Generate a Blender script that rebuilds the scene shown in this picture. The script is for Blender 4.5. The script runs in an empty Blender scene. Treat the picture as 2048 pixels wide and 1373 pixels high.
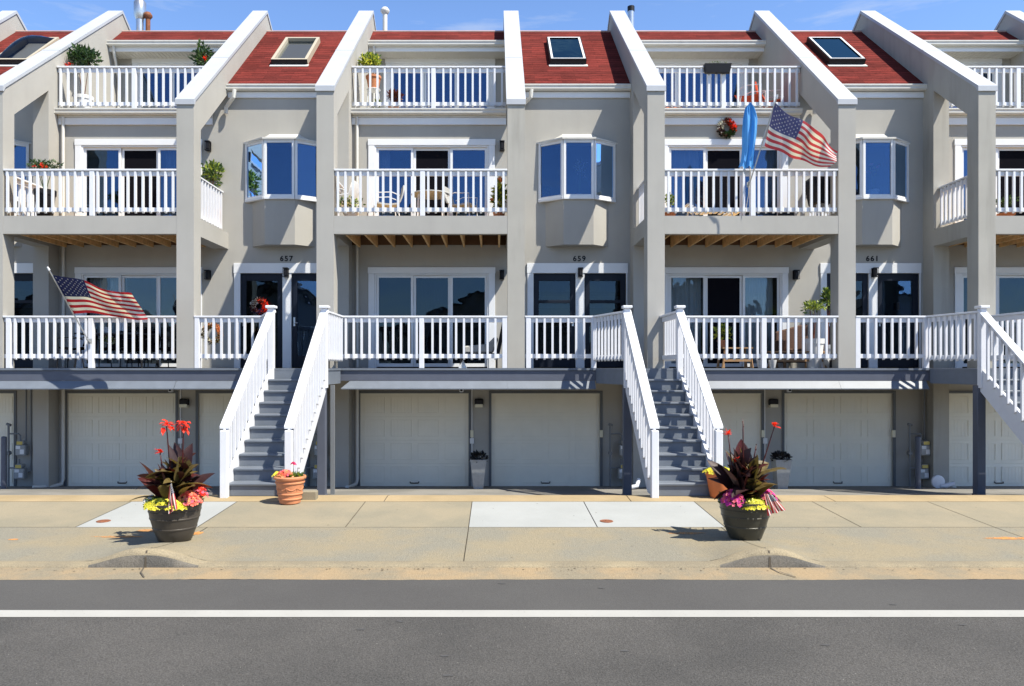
import bpy, math, random
from mathutils import Vector, Matrix
R = math.radians
scene = bpy.context.scene
# ---------------------------------------------------------------- camera, sky, sun, exposure
F = 1500.0; VX = 990.0; HY = 735.0; CZ = 2.0
cam_d = bpy.data.cameras.new("camera"); cam = bpy.data.objects.new("camera", cam_d)
scene.collection.objects.link(cam); scene.camera = cam
cam.location = (0, 0, CZ); cam.rotation_euler = (R(90), 0, 0)
cam_d.sensor_fit = 'HORIZONTAL'; cam_d.sensor_width = 36.0; cam_d.lens = F / 2048 * 36
cam_d.shift_x = (1024 - VX) / 2048; cam_d.shift_y = (HY - 686.5) / 2048
cam_d.clip_end = 2000
SUN_A, SUN_B = 1.47, 2.52          # sideways and downward run of the light per metre towards the wall
sv = Vector((SUN_A, -1.0, SUN_B)).normalized()
sun_el = math.asin(sv.z); sun_rot = math.atan2(sv.x, sv.y)
world = bpy.data.worlds.new("World"); scene.world = world; world.use_nodes = True
nt = world.node_tree; nt.nodes.clear()
wo = nt.nodes.new('ShaderNodeOutputWorld'); bg = nt.nodes.new('ShaderNodeBackground')
sky = nt.nodes.new('ShaderNodeTexSky'); sky.sky_type = 'NISHITA'; sky.sun_disc = False
sky.sun_elevation = sun_el; sky.sun_rotation = sun_rot; sky.altitude = 0; sky.air_density = 1.0
sky.dust_density = 0.35; sky.ozone_density = 3.0
tc = nt.nodes.new('ShaderNodeTexCoord'); mp = nt.nodes.new('ShaderNodeMapping')
mp.inputs['Scale'].default_value = (2.2, 2.2, 14.0); mp.inputs['Rotation'].default_value = (0, R(7), 0)
nz = nt.nodes.new('ShaderNodeTexNoise'); nz.inputs['Scale'].default_value = 2.1; nz.inputs['Detail'].default_value = 7
nz.inputs['Roughness'].default_value = 0.62
cr = nt.nodes.new('ShaderNodeValToRGB'); cr.color_ramp.elements[0].position = 0.56; cr.color_ramp.elements[1].position = 0.86
cr.color_ramp.elements[1].color = (0.62, 0.62, 0.62, 1)
mx = nt.nodes.new('ShaderNodeMixRGB'); mx.inputs['Color2'].default_value = (8.5, 9.0, 9.8, 1)
nt.links.new(tc.outputs['Generated'], mp.inputs['Vector']); nt.links.new(mp.outputs[0], nz.inputs['Vector'])
nt.links.new(nz.outputs['Fac'], cr.inputs[0]); nt.links.new(cr.outputs[0], mx.inputs['Fac'])
tn = nt.nodes.new('ShaderNodeMixRGB'); tn.blend_type = 'MULTIPLY'; tn.inputs[0].default_value = 1; tn.inputs[2].default_value = (.97, 1.08, 1.26, 1)
sz = nt.nodes.new('ShaderNodeSeparateXYZ'); nt.links.new(tc.outputs['Generated'], sz.inputs[0])
gr = nt.nodes.new('ShaderNodeMapRange'); gr.inputs['From Min'].default_value = .42; gr.inputs['From Max'].default_value = .95; gr.inputs['To Min'].default_value = 2.05; gr.inputs['To Max'].default_value = .85
nt.links.new(sz.outputs['Z'], gr.inputs[0]); gm_ = nt.nodes.new('ShaderNodeMixRGB'); gm_.blend_type = 'MULTIPLY'; gm_.inputs[0].default_value = 1
nt.links.new(sky.outputs[0], gm_.inputs[1]); nt.links.new(gr.outputs[0], gm_.inputs[2])
nt.links.new(gm_.outputs[0], tn.inputs[1]); nt.links.new(tn.outputs[0], mx.inputs['Color1']); nt.links.new(mx.outputs[0], bg.inputs['Color'])
bg.inputs['Strength'].default_value = 0.056
nt.links.new(bg.outputs[0], wo.inputs['Surface'])
sl = bpy.data.lights.new("sun", 'SUN'); sl.energy = 5.0; sl.angle = R(0.53); sl.color = (1.0, 0.94, 0.82)
so = bpy.data.objects.new("sun", sl); scene.collection.objects.link(so)
so.rotation_euler = (-sv).to_track_quat('-Z', 'Y').to_euler(); so.location = sv * 60
scene.view_settings.view_transform = 'Standard'; scene.view_settings.look = 'None'
scene.view_settings.exposure = 0.80; scene.view_settings.gamma = 1.0
scene.view_settings.use_curve_mapping = False
scene.render.engine = 'CYCLES'
scene.cycles.max_bounces = 8; scene.cycles.diffuse_bounces = 4; scene.cycles.glossy_bounces = 4
scene.cycles.transparent_max_bounces = 12; scene.cycles.use_denoising = True
scene.cycles.caustics_reflective = False; scene.cycles.caustics_refractive = False

# ---------------------------------------------------------------- helpers
rng = random.Random(7)
def W(px, py, Y):
    """real point that stands at depth Y (metres) on the sight line through a photo pixel (2048 wide)"""
    return Vector(((px - VX) * Y / F, Y, CZ + (HY - py) * Y / F))
COL = scene.collection

class MB:
    def __init__(s): s.v = []; s.f = []; s.m = []
    def vert(s, p): s.v.append(tuple(p)); return len(s.v) - 1
    def face(s, pts, mi=0):
        b = len(s.v); s.v += [tuple(p) for p in pts]; s.f.append(tuple(range(b, b + len(pts)))); s.m.append(mi)
    def box(s, x0, x1, y0, y1, z0, z1, mi=0):
        if x1 < x0: x0, x1 = x1, x0
        if y1 < y0: y0, y1 = y1, y0
        if z1 < z0: z0, z1 = z1, z0
        b = len(s.v)
        s.v += [(x0,y0,z0),(x1,y0,z0),(x1,y1,z0),(x0,y1,z0),(x0,y0,z1),(x1,y0,z1),(x1,y1,z1),(x0,y1,z1)]
        for f in ((0,3,2,1),(4,5,6,7),(0,1,5,4),(1,2,6,5),(2,3,7,6),(3,0,4,7)):
            s.f.append(tuple(b + i for i in f)); s.m.append(mi)
    def prism(s, poly, axis, a, b, mi=0):
        """poly: list of (u,v) counter-clockwise; axis 'x': (u,v)=(y,z); 'y': (x,z); 'z': (x,y)"""
        def P(u, v, w):
            return (w, u, v) if axis == 'x' else ((u, w, v) if axis == 'y' else (u, v, w))
        n = len(poly); k = len(s.v)
        s.v += [P(u, v, a) for u, v in poly] + [P(u, v, b) for u, v in poly]
        s.f.append(tuple(range(k, k + n))[::-1]); s.m.append(mi)
        s.f.append(tuple(range(k + n, k + 2 * n))); s.m.append(mi)
        for i in range(n):
            j = (i + 1) % n
            s.f.append((k + i, k + j, k + n + j, k + n + i)); s.m.append(mi)
    def seg(s, a, b, w, h0, h1, mi=0):
        """beam from a to b: horizontal width w, vertical extent z+h0..z+h1, ends plumb"""
        a = Vector(a); b = Vector(b); d = Vector((b.x - a.x, b.y - a.y, 0)).normalized()
        n = Vector((-d.y, d.x, 0)) * (w / 2); k = len(s.v)
        for p in (a, b):
            for q, h in ((-n, h0), (n, h0), (n, h1), (-n, h1)):
                s.v.append((p.x + q.x, p.y + q.y, p.z + h))
        for f in ((0,1,2,3),(7,6,5,4),(0,4,5,1),(1,5,6,2),(2,6,7,3),(3,7,4,0)):
            s.f.append(tuple(k + i for i in f)); s.m.append(mi)
    def tube(s, pts, r, n=8, mi=0, r2=None, caps=True):
        pts = [Vector(p) for p in pts]; k = len(s.v); m = len(pts)
        prev = None
        for i, p in enumerate(pts):
            t = (pts[min(i + 1, m - 1)] - pts[max(i - 1, 0)]).normalized()
            if prev is None:
                u = t.cross(Vector((0, 0, 1)) if abs(t.z) < .9 else Vector((1, 0, 0))).normalized()
            else:
                u = (prev - t * prev.dot(t)).normalized()
            prev = u; w = t.cross(u)
            rr = r if r2 is None else r + (r2 - r) * i / max(1, m - 1)
            for j in range(n):
                a = 2 * math.pi * j / n
                s.v.append(tuple(p + (u * math.cos(a) + w * math.sin(a)) * rr))
        for i in range(m - 1):
            for j in range(n):
                a = k + i * n + j; b = k + i * n + (j + 1) % n
                s.f.append((a, b, b + n, a + n)); s.m.append(mi)
        if caps:
            s.f.append(tuple(range(k, k + n))[::-1]); s.m.append(mi)
            s.f.append(tuple(range(k + (m - 1) * n, k + m * n))); s.m.append(mi)
    def lathe(s, c, prof, n=32, mi=0, sq=None):
        k = len(s.v); m = len(prof)
        for r, z in prof:
            for j in range(n):
                a = 2 * math.pi * (j + .5) / n
                s.v.append((c[0] + r * math.cos(a), c[1] + r * math.sin(a), c[2] + z))
        for i in range(m - 1):
            for j in range(n):
                a = k + i * n + j; b = k + i * n + (j + 1) % n
                s.f.append((a, b, b + n, a + n)); s.m.append(mi)
        s.f.append(tuple(range(k, k + n))[::-1]); s.m.append(mi)
        s.f.append(tuple(range(k + (m - 1) * n, k + m * n))); s.m.append(mi)
    def build(s, name, mats, parent=None, smooth=False, bevel=0, origin=None):
        """one mesh object; vertices are given in world metres"""
        if not isinstance(mats, (list, tuple)): mats = [mats]
        off = Vector(origin) if origin is not None else Vector((0, 0, 0))
        if parent is not None:
            q = parent; off = Vector((0, 0, 0))
            while q is not None: off += q.location; q = q.parent
        me = bpy.data.meshes.new(name)
        me.from_pydata([(x - off.x, y - off.y, z - off.z) for x, y, z in s.v], [], s.f)
        for m_ in mats: me.materials.append(m_)
        me.polygons.foreach_set('material_index', s.m)
        if smooth: me.polygons.foreach_set('use_smooth', [True] * len(me.polygons))
        me.update()
        o = bpy.data.objects.new(name, me); COL.objects.link(o)
        if parent is not None: o.parent = parent
        elif origin is not None: o.location = off
        if smooth and smooth != 'all':
            md = o.modifiers.new('edges', 'EDGE_SPLIT'); md.split_angle = R(38)
        if bevel:
            md = o.modifiers.new('bevel', 'BEVEL'); md.width = bevel; md.segments = 1; md.limit_method = 'ANGLE'
        return o

def empty(name, loc, label, cat, group=None):
    o = bpy.data.objects.new(name, None); COL.objects.link(o); o.location = loc
    o.empty_display_size = .3
    return tag(o, label, cat, group)
def tag(o, label, cat, group=None):
    o['label'] = label; o['category'] = cat
    if group: o['group'] = group
    return o
def struct(o, kind='structure'): o['kind'] = kind; return o

# ---------------------------------------------------------------- materials
def mat(name, col, rough=.7, var=0.0, vscale=3.0, bump=0.0, bscale=60.0, metal=0.0, stain=None, spec=.5, streak=0.0):
    m = bpy.data.materials.new(name); m.use_nodes = True
    N = m.node_tree; L = N.links; b = N.nodes['Principled BSDF']
    b.inputs['Roughness'].default_value = rough; b.inputs['Metallic'].default_value = metal
    b.inputs['Specular IOR Level'].default_value = spec
    b.inputs['Base Color'].default_value = (*col, 1)
    g = N.nodes.new('ShaderNodeNewGeometry')
    last = None
    if var:
        n = N.nodes.new('ShaderNodeTexNoise'); n.inputs['Scale'].default_value = vscale; n.inputs['Detail'].default_value = 5
        L.new(g.outputs['Position'], n.inputs['Vector'])
        mr = N.nodes.new('ShaderNodeMapRange'); mr.inputs['From Min'].default_value = .3; mr.inputs['From Max'].default_value = .7
        mr.inputs['To Min'].default_value = 1 - var; mr.inputs['To Max'].default_value = 1 + var
        L.new(n.outputs['Fac'], mr.inputs[0])
        mm = N.nodes.new('ShaderNodeMixRGB'); mm.blend_type = 'MULTIPLY'; mm.inputs[0].default_value = 1
        mm.inputs[1].default_value = (*col, 1); L.new(mr.outputs[0], mm.inputs[2]); last = mm.outputs[0]
    if streak:
        mpn = N.nodes.new('ShaderNodeMapping'); mpn.inputs['Scale'].default_value = (5, 5, .5)
        n = N.nodes.new('ShaderNodeTexNoise'); n.inputs['Scale'].default_value = 1.0; n.inputs['Detail'].default_value = 6
        L.new(g.outputs['Position'], mpn.inputs[0]); L.new(mpn.outputs[0], n.inputs['Vector'])
        mr = N.nodes.new('ShaderNodeMapRange'); mr.inputs['From Min'].default_value = .5; mr.inputs['From Max'].default_value = .75
        mr.inputs['To Min'].default_value = 1; mr.inputs['To Max'].default_value = 1 - streak
        L.new(n.outputs['Fac'], mr.inputs[0])
        mm = N.nodes.new('ShaderNodeMixRGB'); mm.blend_type = 'MULTIPLY'; mm.inputs[0].default_value = 1
        if last: L.new(last, mm.inputs[1])
        else: mm.inputs[1].default_value = (*col, 1)
        L.new(mr.outputs[0], mm.inputs[2]); last = mm.outputs[0]
    if stain:
        sc, sx, lo, hi = stain
        n = N.nodes.new('ShaderNodeTexNoise'); n.inputs['Scale'].default_value = sx; n.inputs['Detail'].default_value = 4
        L.new(g.outputs['Position'], n.inputs['Vector'])
        mr = N.nodes.new('ShaderNodeMapRange'); mr.inputs['From Min'].default_value = lo; mr.inputs['From Max'].default_value = hi
        L.new(n.outputs['Fac'], mr.inputs[0])
        mm = N.nodes.new('ShaderNodeMixRGB')
        L.new(mr.outputs[0], mm.inputs[0])
        if last: L.new(last, mm.inputs[1])
        else: mm.inputs[1].default_value = (*col, 1)
        mm.inputs[2].default_value = (*sc, 1); last = mm.outputs[0]
    if last: L.new(last, b.inputs['Base Color'])
    if bump:
        n = N.nodes.new('ShaderNodeTexNoise'); n.inputs['Scale'].default_value = bscale; n.inputs['Detail'].default_value = 6
        L.new(g.outputs['Position'], n.inputs['Vector'])
        bp = N.nodes.new('ShaderNodeBump'); bp.inputs['Strength'].default_value = bump; bp.inputs['Distance'].default_value = .01
        L.new(n.outputs['Fac'], bp.inputs['Height']); L.new(bp.outputs[0], b.inputs['Normal'])
    return m

STUCCO = mat('stucco', (.375, .363, .332), .93, var=.05, vscale=1.1, bump=.3, bscale=110, streak=.035, spec=.2)
STUCCO2 = mat('stucco_weathered', (.375, .36, .32), .93, var=.06, vscale=1.4, bump=.3, bscale=110, streak=.18, spec=.2)
WHITE = mat('white_paint', (.68, .69, .72), .45, var=.03, vscale=6)
TRIM = mat('white_vinyl', (.70, .71, .72), .35, var=.02, vscale=5)
GUTTER = mat('gutter_cream', (.58, .57, .53), .4, var=.04, vscale=4, streak=.08)
COPING = mat('coping_metal', (.40, .42, .45), .55, var=.04, vscale=2.2)
DECKGREY = mat('deck_paint_blue_grey', (.135, .155, .185), .5, var=.08, vscale=5, bump=.1, bscale=40)
DECKDARK = mat('deck_fascia_slate', (.085, .095, .125), .5, var=.06, vscale=5)
WOOD = mat('raw_joist_wood', (.68, .43, .19), .75, var=.22, vscale=9, bump=.2, bscale=50)
GARAGE = mat('garage_door_paint', (.80, .765, .65), .55, var=.03, vscale=3)
GTRIM = mat('garage_frame_grey', (.10, .11, .12), .55)
NAVY = mat('door_navy', (.006, .010, .020), .5, spec=.25)
BLACK = mat('black_metal', (.010, .010, .013), .5, spec=.25)
STEEL = mat('galvanised_steel', (.55, .56, .57), .32, metal=.85, var=.1, vscale=20)
RUST = mat('rusty_steel', (.20, .07, .03), .8, var=.3, vscale=25)
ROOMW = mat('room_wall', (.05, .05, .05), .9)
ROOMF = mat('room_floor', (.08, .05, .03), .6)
CURTAIN = mat('curtain_cloth', (.55, .58, .60), .9)
BLIND = mat('dark_screen', (.008, .008, .011), 1.0, spec=0)
TERRA = mat('terracotta', (.56, .22, .10), .75, var=.10, vscale=14, bump=.15, bscale=80)
TERRA2 = mat('orange_terracotta', (.52, .15, .045), .7, var=.08, vscale=12, bump=.1, bscale=80)
POTBROWN = mat('brown_resin', (.052, .044, .036), .42, var=.08, vscale=10)
POTOLIVE = mat('olive_black_resin', (.042, .041, .030), .4, var=.08, vscale=10)
SOIL = mat('potting_soil', (.03, .02, .012), .95, bump=.5, bscale=60)
PIPEGREY = mat('meter_pipe_grey', (.16, .17, .18), .5)
SUBDECK = mat('under_deck_tan', (.40, .32, .22), .8)  # unseen underside, tan picked to bounce warm light below the deck
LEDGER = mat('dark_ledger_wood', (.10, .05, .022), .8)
METERG = mat('meter_grey', (.30, .31, .31), .5, var=.1, vscale=18)
YELLOWTAG = mat('meter_dial_yellow', (.55, .42, .10), .5)
PAPER = mat('meter_label_white', (.7, .7, .7), .6)
PLASTICW = mat('white_plastic', (.62, .65, .70), .4)
TEAK = mat('teak_furniture', (.34, .20, .10), .6, var=.15, vscale=12)
WICKER = mat('brown_wicker', (.10, .05, .032), .8, var=.3, vscale=50, bump=.6, bscale=120)
CUSHION = mat('grey_cushion', (.36, .36, .35), .9)
ORANGE = mat('orange_cushion', (.62, .075, .02), .8)
LAMPGLASS = mat('lamp_glass', (.72, .68, .52), .25)
OPPW = mat('opposite_house_wall', (.30, .29, .27), .9, var=.06, vscale=1)
OPPR = mat('opposite_house_roof', (.07, .065, .065), .9)

def leafmat(name, col, var=.35, trans=.25, rough=.5):
    m = mat(name, col, rough, var=var, vscale=23)
    N = m.node_tree; b = N.nodes['Principled BSDF']; out = N.nodes['Material Output']
    t = N.nodes.new('ShaderNodeBsdfTranslucent'); t.inputs['Color'].default_value = (min(1, col[0]*1.5), min(1, col[1]*1.5), col[2], 1)
    ms = N.nodes.new('ShaderNodeMixShader'); ms.inputs[0].default_value = trans
    N.links.new(b.outputs[0], ms.inputs[1]); N.links.new(t.outputs[0], ms.inputs[2]); N.links.new(ms.outputs[0], out.inputs['Surface'])
    return m
GREEN = leafmat('leaf_green', (.055, .105, .025)); DGREEN = leafmat('leaf_dark_green', (.022, .055, .018))
LGREEN = leafmat('leaf_lime', (.24, .30, .035)); YGREEN = leafmat('petal_yellow_green', (.62, .60, .06), .2)
MAROON = leafmat('canna_maroon', (.030, .009, .009), .3, .2, .55); BRONZE = leafmat('canna_bronze', (.13, .095, .03), .35, .3, .5)
MAROON2 = leafmat('canna_red_brown', (.085, .016, .013), .3, .35, .4)
REDF = leafmat('petal_scarlet', (.80, .045, .018), .15, .35); CORAL = leafmat('petal_coral', (.80, .13, .08), .2, .3)
PINKF = leafmat('petal_pink', (.75, .13, .20), .25, .3); MAGENTA = leafmat('petal_magenta', (.58, .03, .30), .2, .3)
WHITEF = leafmat('petal_white', (.75, .75, .72), .1, .3); YELLOWF = leafmat('petal_yellow', (.78, .66, .05), .15, .3)
PEACHF = leafmat('petal_peach', (.72, .30, .12), .2, .3); BROWNL = leafmat('leaf_red_brown', (.16, .05, .03), .3)

def cloth(name, col, trans=.35):
    return leafmat(name, col, .05, trans, .85)
FRED = cloth('flag_red', (.42, .012, .02), .25); FWHITE = cloth('flag_white', (.66, .64, .62)); FBLUE = cloth('flag_navy', (.012, .016, .075), .2)
FRED2 = cloth('flag_faded_red', (.50, .055, .07)); FBLUE2 = cloth('flag_faded_blue', (.085, .085, .21)); SKYCLOTH = cloth('banner_blue', (.10, .36, .80), .3)
ROPE = mat('light_stick', (.5, .42, .3), .7)

def glassmat(name, tint, gloss, refl=(1, 1, 1)):
    m = bpy.data.materials.new(name); m.use_nodes = True; N = m.node_tree; N.nodes.clear()
    o = N.nodes.new('ShaderNodeOutputMaterial'); t = N.nodes.new('ShaderNodeBsdfTransparent'); t.inputs[0].default_value = (*tint, 1)
    g = N.nodes.new('ShaderNodeBsdfGlossy'); g.inputs['Roughness'].default_value = .015; g.inputs['Color'].default_value = (*refl, 1)
    ge = N.nodes.new('ShaderNodeNewGeometry'); n = N.nodes.new('ShaderNodeTexNoise'); n.inputs['Scale'].default_value = 1.7
    bp = N.nodes.new('ShaderNodeBump'); bp.inputs['Strength'].default_value = .11; bp.inputs['Distance'].default_value = .05
    N.links.new(ge.outputs['Position'], n.inputs['Vector']); N.links.new(n.outputs['Fac'], bp.inputs['Height']); N.links.new(bp.outputs[0], g.inputs['Normal'])
    f = N.nodes.new('ShaderNodeFresnel'); f.inputs['IOR'].default_value = 1.5
    ad = N.nodes.new('ShaderNodeMath'); ad.operation = 'ADD'; ad.inputs[1].default_value = gloss; ad.use_clamp = True
    ms = N.nodes.new('ShaderNodeMixShader')
    N.links.new(f.outputs[0], ad.inputs[0]); N.links.new(ad.outputs[0], ms.inputs[0]); N.links.new(t.outputs[0], ms.inputs[1]); N.links.new(g.outputs[0], ms.inputs[2])
    N.links.new(ms.outputs[0], o.inputs['Surface']); return m
GLASS = glassmat('window_glass_blue', (.62, .68, .76), .060, (.38, .62, 1.0))
GLASSL = glassmat('window_glass_clear', (.80, .84, .86), .02, (.6, .75, .9))
GLASSD = glassmat('door_glass_dark', (.26, .30, .36), .012, (.5, .7, .9))
SKYGLASS = glassmat('skylight_glass', (.12, .20, .22), .14, (.55, .95, 1.0))

def shingle_mat():
    m = bpy.data.materials.new('red_shingles'); m.use_nodes = True; N = m.node_tree; L = N.links; b = N.nodes['Principled BSDF']
    b.inputs['Roughness'].default_value = 1; b.inputs['Specular IOR Level'].default_value = .03
    g = N.nodes.new('ShaderNodeNewGeometry'); sx = N.nodes.new('ShaderNodeSeparateXYZ'); L.new(g.outputs['Position'], sx.inputs[0])
    mu = N.nodes.new('ShaderNodeMath'); mu.operation = 'MULTIPLY'; mu.inputs[1].default_value = 1.31; L.new(sx.outputs['Y'], mu.inputs[0])
    cx = N.nodes.new('ShaderNodeCombineXYZ'); L.new(sx.outputs['X'], cx.inputs[0]); L.new(mu.outputs[0], cx.inputs[1])
    br = N.nodes.new('ShaderNodeTexBrick'); br.inputs['Scale'].default_value = 1.0
    br.inputs['Brick Width'].default_value = .62; br.inputs['Row Height'].default_value = .15; br.inputs['Mortar Size'].default_value = .012
    br.inputs['Color1'].default_value = (.160, .032, .027, 1); br.inputs['Color2'].default_value = (.098, .023, .020, 1); br.inputs['Mortar'].default_value = (.075, .018, .016, 1)
    br.inputs['Bias'].default_value = -.1; br.inputs['Mortar Smooth'].default_value = .3
    br.inputs['Mortar Size'].default_value = .004; br.offset_frequency = 2
    # slightly wavy courses
    n0 = N.nodes.new('ShaderNodeTexNoise'); n0.inputs['Scale'].default_value = 5.5; L.new(cx.outputs[0], n0.inputs['Vector'])
    vm = N.nodes.new('ShaderNodeVectorMath'); vm.operation = 'MULTIPLY_ADD'; vm.inputs[1].default_value = (.05, .09, 0)
    L.new(n0.outputs['Color'], vm.inputs[0]); L.new(cx.outputs[0], vm.inputs[2]); L.new(vm.outputs[0], br.inputs['Vector'])
    n = N.nodes.new('ShaderNodeTexNoise'); n.inputs['Scale'].default_value = 34; n.inputs['Detail'].default_value = 4; L.new(g.outputs['Position'], n.inputs['Vector'])
    n2 = N.nodes.new('ShaderNodeTexNoise'); n2.inputs['Scale'].default_value = 1.1; L.new(g.outputs['Position'], n2.inputs['Vector'])
    ad = N.nodes.new('ShaderNodeMath'); ad.operation = 'ADD'; L.new(n.outputs['Fac'], ad.inputs[0]); L.new(n2.outputs['Fac'], ad.inputs[1])
    mr = N.nodes.new('ShaderNodeMapRange'); mr.inputs['From Min'].default_value = .6; mr.inputs['From Max'].default_value = 1.4
    mr.inputs['To Min'].default_value = .70; mr.inputs['To Max'].default_value = 1.35; L.new(ad.outputs[0], mr.inputs[0])
    mm = N.nodes.new('ShaderNodeMixRGB'); mm.blend_type = 'MULTIPLY'; mm.inputs[0].default_value = 1
    L.new(br.outputs['Color'], mm.inputs[1]); L.new(mr.outputs[0], mm.inputs[2]); sy = N.nodes.new('ShaderNodeSeparateXYZ'); L.new(vm.outputs[0], sy.inputs[0])
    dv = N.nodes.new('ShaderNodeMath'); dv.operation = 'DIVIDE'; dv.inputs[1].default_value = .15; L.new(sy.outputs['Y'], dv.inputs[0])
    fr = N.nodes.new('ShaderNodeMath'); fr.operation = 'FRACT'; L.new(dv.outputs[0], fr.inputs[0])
    lt = N.nodes.new('ShaderNodeMapRange'); lt.inputs['From Min'].default_value = 0; lt.inputs['From Max'].default_value = .42; lt.inputs['To Min'].default_value = .28; lt.inputs['To Max'].default_value = 1.08; L.new(fr.outputs[0], lt.inputs[0])  # shadow lines painted into the colour along the lower edge of each course
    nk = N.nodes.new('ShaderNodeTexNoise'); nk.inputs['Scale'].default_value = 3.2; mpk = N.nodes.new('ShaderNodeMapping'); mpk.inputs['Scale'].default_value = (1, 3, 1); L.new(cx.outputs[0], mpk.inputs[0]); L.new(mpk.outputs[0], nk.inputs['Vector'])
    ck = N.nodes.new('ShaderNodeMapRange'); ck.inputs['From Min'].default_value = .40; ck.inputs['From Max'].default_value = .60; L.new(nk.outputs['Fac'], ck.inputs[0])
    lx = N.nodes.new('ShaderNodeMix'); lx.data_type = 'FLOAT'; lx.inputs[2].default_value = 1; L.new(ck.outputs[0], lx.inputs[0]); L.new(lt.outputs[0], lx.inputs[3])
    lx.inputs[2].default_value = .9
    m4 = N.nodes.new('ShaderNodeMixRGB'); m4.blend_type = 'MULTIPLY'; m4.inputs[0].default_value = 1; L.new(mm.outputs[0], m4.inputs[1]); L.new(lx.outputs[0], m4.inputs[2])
    L.new(m4.outputs[0], b.inputs['Base Color'])
    bp = N.nodes.new('ShaderNodeBump'); bp.inputs['Strength'].default_value = .3; bp.inputs['Distance'].default_value = .02; bp.invert = True
    L.new(br.outputs['Fac'], bp.inputs['Height']); L.new(bp.outputs[0], b.inputs['Normal'])
    return m
SHINGLE = shingle_mat(); RIDGE = mat('ridge_flashing', (.42, .27, .23), .6, var=.1)
# ---------------------------------------------------------------- ground
def lerp_tab(tab, y):
    for (a, za), (b, zb) in zip(tab, tab[1:]):
        if y <= b: return za + (zb - za) * (y - a) / (b - a)
    return tab[-1][1]
GT = [(7.83, -.070), (9.52, -.030), (11.0, .030), (11.45, .050), (13.6, -.33), (17.3, -.725)]
BUMPS = [(-3.68, .66), (2.87, .62), (-10.2, .6), (9.5, .6)]
def bump_at(x):
    h = 0
    for c, w in BUMPS:
        t = abs(x - c) / w
        if t < 1: tt = max(0, (t - .10) / .90); h = max(h, .16 * (math.cos(math.pi * tt) * .5 + .5) ** .85)
    return h
def gz(x, y):
    z = lerp_tab(GT, max(7.83, y))
    return z + bump_at(x) * max(0, min(1, (9.2 - y) / 1.35)) ** 1.4
def ground_mat(name, col, col2, rough=.9, speck=.0, bump=.3, broom=0, blotch=.6, scale=1.0):
    m = bpy.data.materials.new(name); m.use_nodes = True; N = m.node_tree; L = N.links; b = N.nodes['Principled BSDF']
    b.inputs['Roughness'].default_value = rough; b.inputs['Specular IOR Level'].default_value = .25
    g = N.nodes.new('ShaderNodeNewGeometry')
    n = N.nodes.new('ShaderNodeTexNoise'); n.inputs['Scale'].default_value = .9 * scale; n.inputs['Detail'].default_value = 8; n.inputs['Roughness'].default_value = blotch
    L.new(g.outputs['Position'], n.inputs['Vector'])
    cr = N.nodes.new('ShaderNodeValToRGB'); cr.color_ramp.elements[0].position = .40; cr.color_ramp.elements[1].position = .60
    cr.color_ramp.elements[0].color = (*col2, 1); cr.color_ramp.elements[1].color = (*col, 1); L.new(n.outputs['Fac'], cr.inputs[0])
    f = N.nodes.new('ShaderNodeTexNoise'); f.inputs['Scale'].default_value = 75; f.inputs['Detail'].default_value = 4; f.inputs['Roughness'].default_value = .7
    L.new(g.outputs['Position'], f.inputs['Vector'])
    mr = N.nodes.new('ShaderNodeMapRange'); mr.inputs['From Min'].default_value = .3; mr.inputs['From Max'].default_value = .7
    mr.inputs['To Min'].default_value = 1 - bump * .55; mr.inputs['To Max'].default_value = 1 + bump * .55; L.new(f.outputs['Fac'], mr.inputs[0])
    mm = N.nodes.new('ShaderNodeMixRGB'); mm.blend_type = 'MULTIPLY'; mm.inputs[0].default_value = 1
    L.new(cr.outputs[0], mm.inputs[1]); L.new(mr.outputs[0], mm.inputs[2]); last = mm.outputs[0]
    if speck:
        v = N.nodes.new('ShaderNodeTexVoronoi'); v.inputs['Scale'].default_value = 26; v.inputs['Randomness'].default_value = 1
        L.new(g.outputs['Position'], v.inputs['Vector'])
        wn = N.nodes.new('ShaderNodeTexNoise'); wn.inputs['Scale'].default_value = 9; L.new(g.outputs['Position'], wn.inputs['Vector'])
        th = N.nodes.new('ShaderNodeMath'); th.operation = 'LESS_THAN'; th.inputs[1].default_value = .10; L.new(v.outputs['Distance'], th.inputs[0])
        t2 = N.nodes.new('ShaderNodeMath'); t2.operation = 'GREATER_THAN'; t2.inputs[1].default_value = .64; L.new(wn.outputs['Fac'], t2.inputs[0])
        mu = N.nodes.new('ShaderNodeMath'); mu.operation = 'MULTIPLY'; L.new(th.outputs[0], mu.inputs[0]); L.new(t2.outputs[0], mu.inputs[1])
        m2 = N.nodes.new('ShaderNodeMixRGB'); m2.inputs[2].default_value = (.32, .31, .28, 1); L.new(mu.outputs[0], m2.inputs[0]); L.new(last, m2.inputs[1]); last = m2.outputs[0]
    L.new(last, b.inputs['Base Color'])
    bp = N.nodes.new('ShaderNodeBump'); bp.inputs['Strength'].default_value = bump; bp.inputs['Distance'].default_value = .01
    src = f.outputs['Fac']
    if broom:
        mpn = N.nodes.new('ShaderNodeMapping'); mpn.inputs['Rotation'].default_value = (0, 0, R(broom)); mpn.inputs['Scale'].default_value = (26, 2.2, 1)
        nn = N.nodes.new('ShaderNodeTexNoise'); nn.inputs['Scale'].default_value = 3; nn.inputs['Detail'].default_value = 4
        L.new(g.outputs['Position'], mpn.inputs[0]); L.new(mpn.outputs[0], nn.inputs['Vector'])
        a2 = N.nodes.new('ShaderNodeMath'); a2.operation = 'ADD'; L.new(src, a2.inputs[0]); L.new(nn.outputs['Fac'], a2.inputs[1]); src = a2.outputs[0]
    L.new(src, bp.inputs['Height']); L.new(bp.outputs[0], b.inputs['Normal'])
    return m
CONC = ground_mat('tan_concrete', (.268, .232, .162), (.225, .203, .148), bump=.25)
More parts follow.
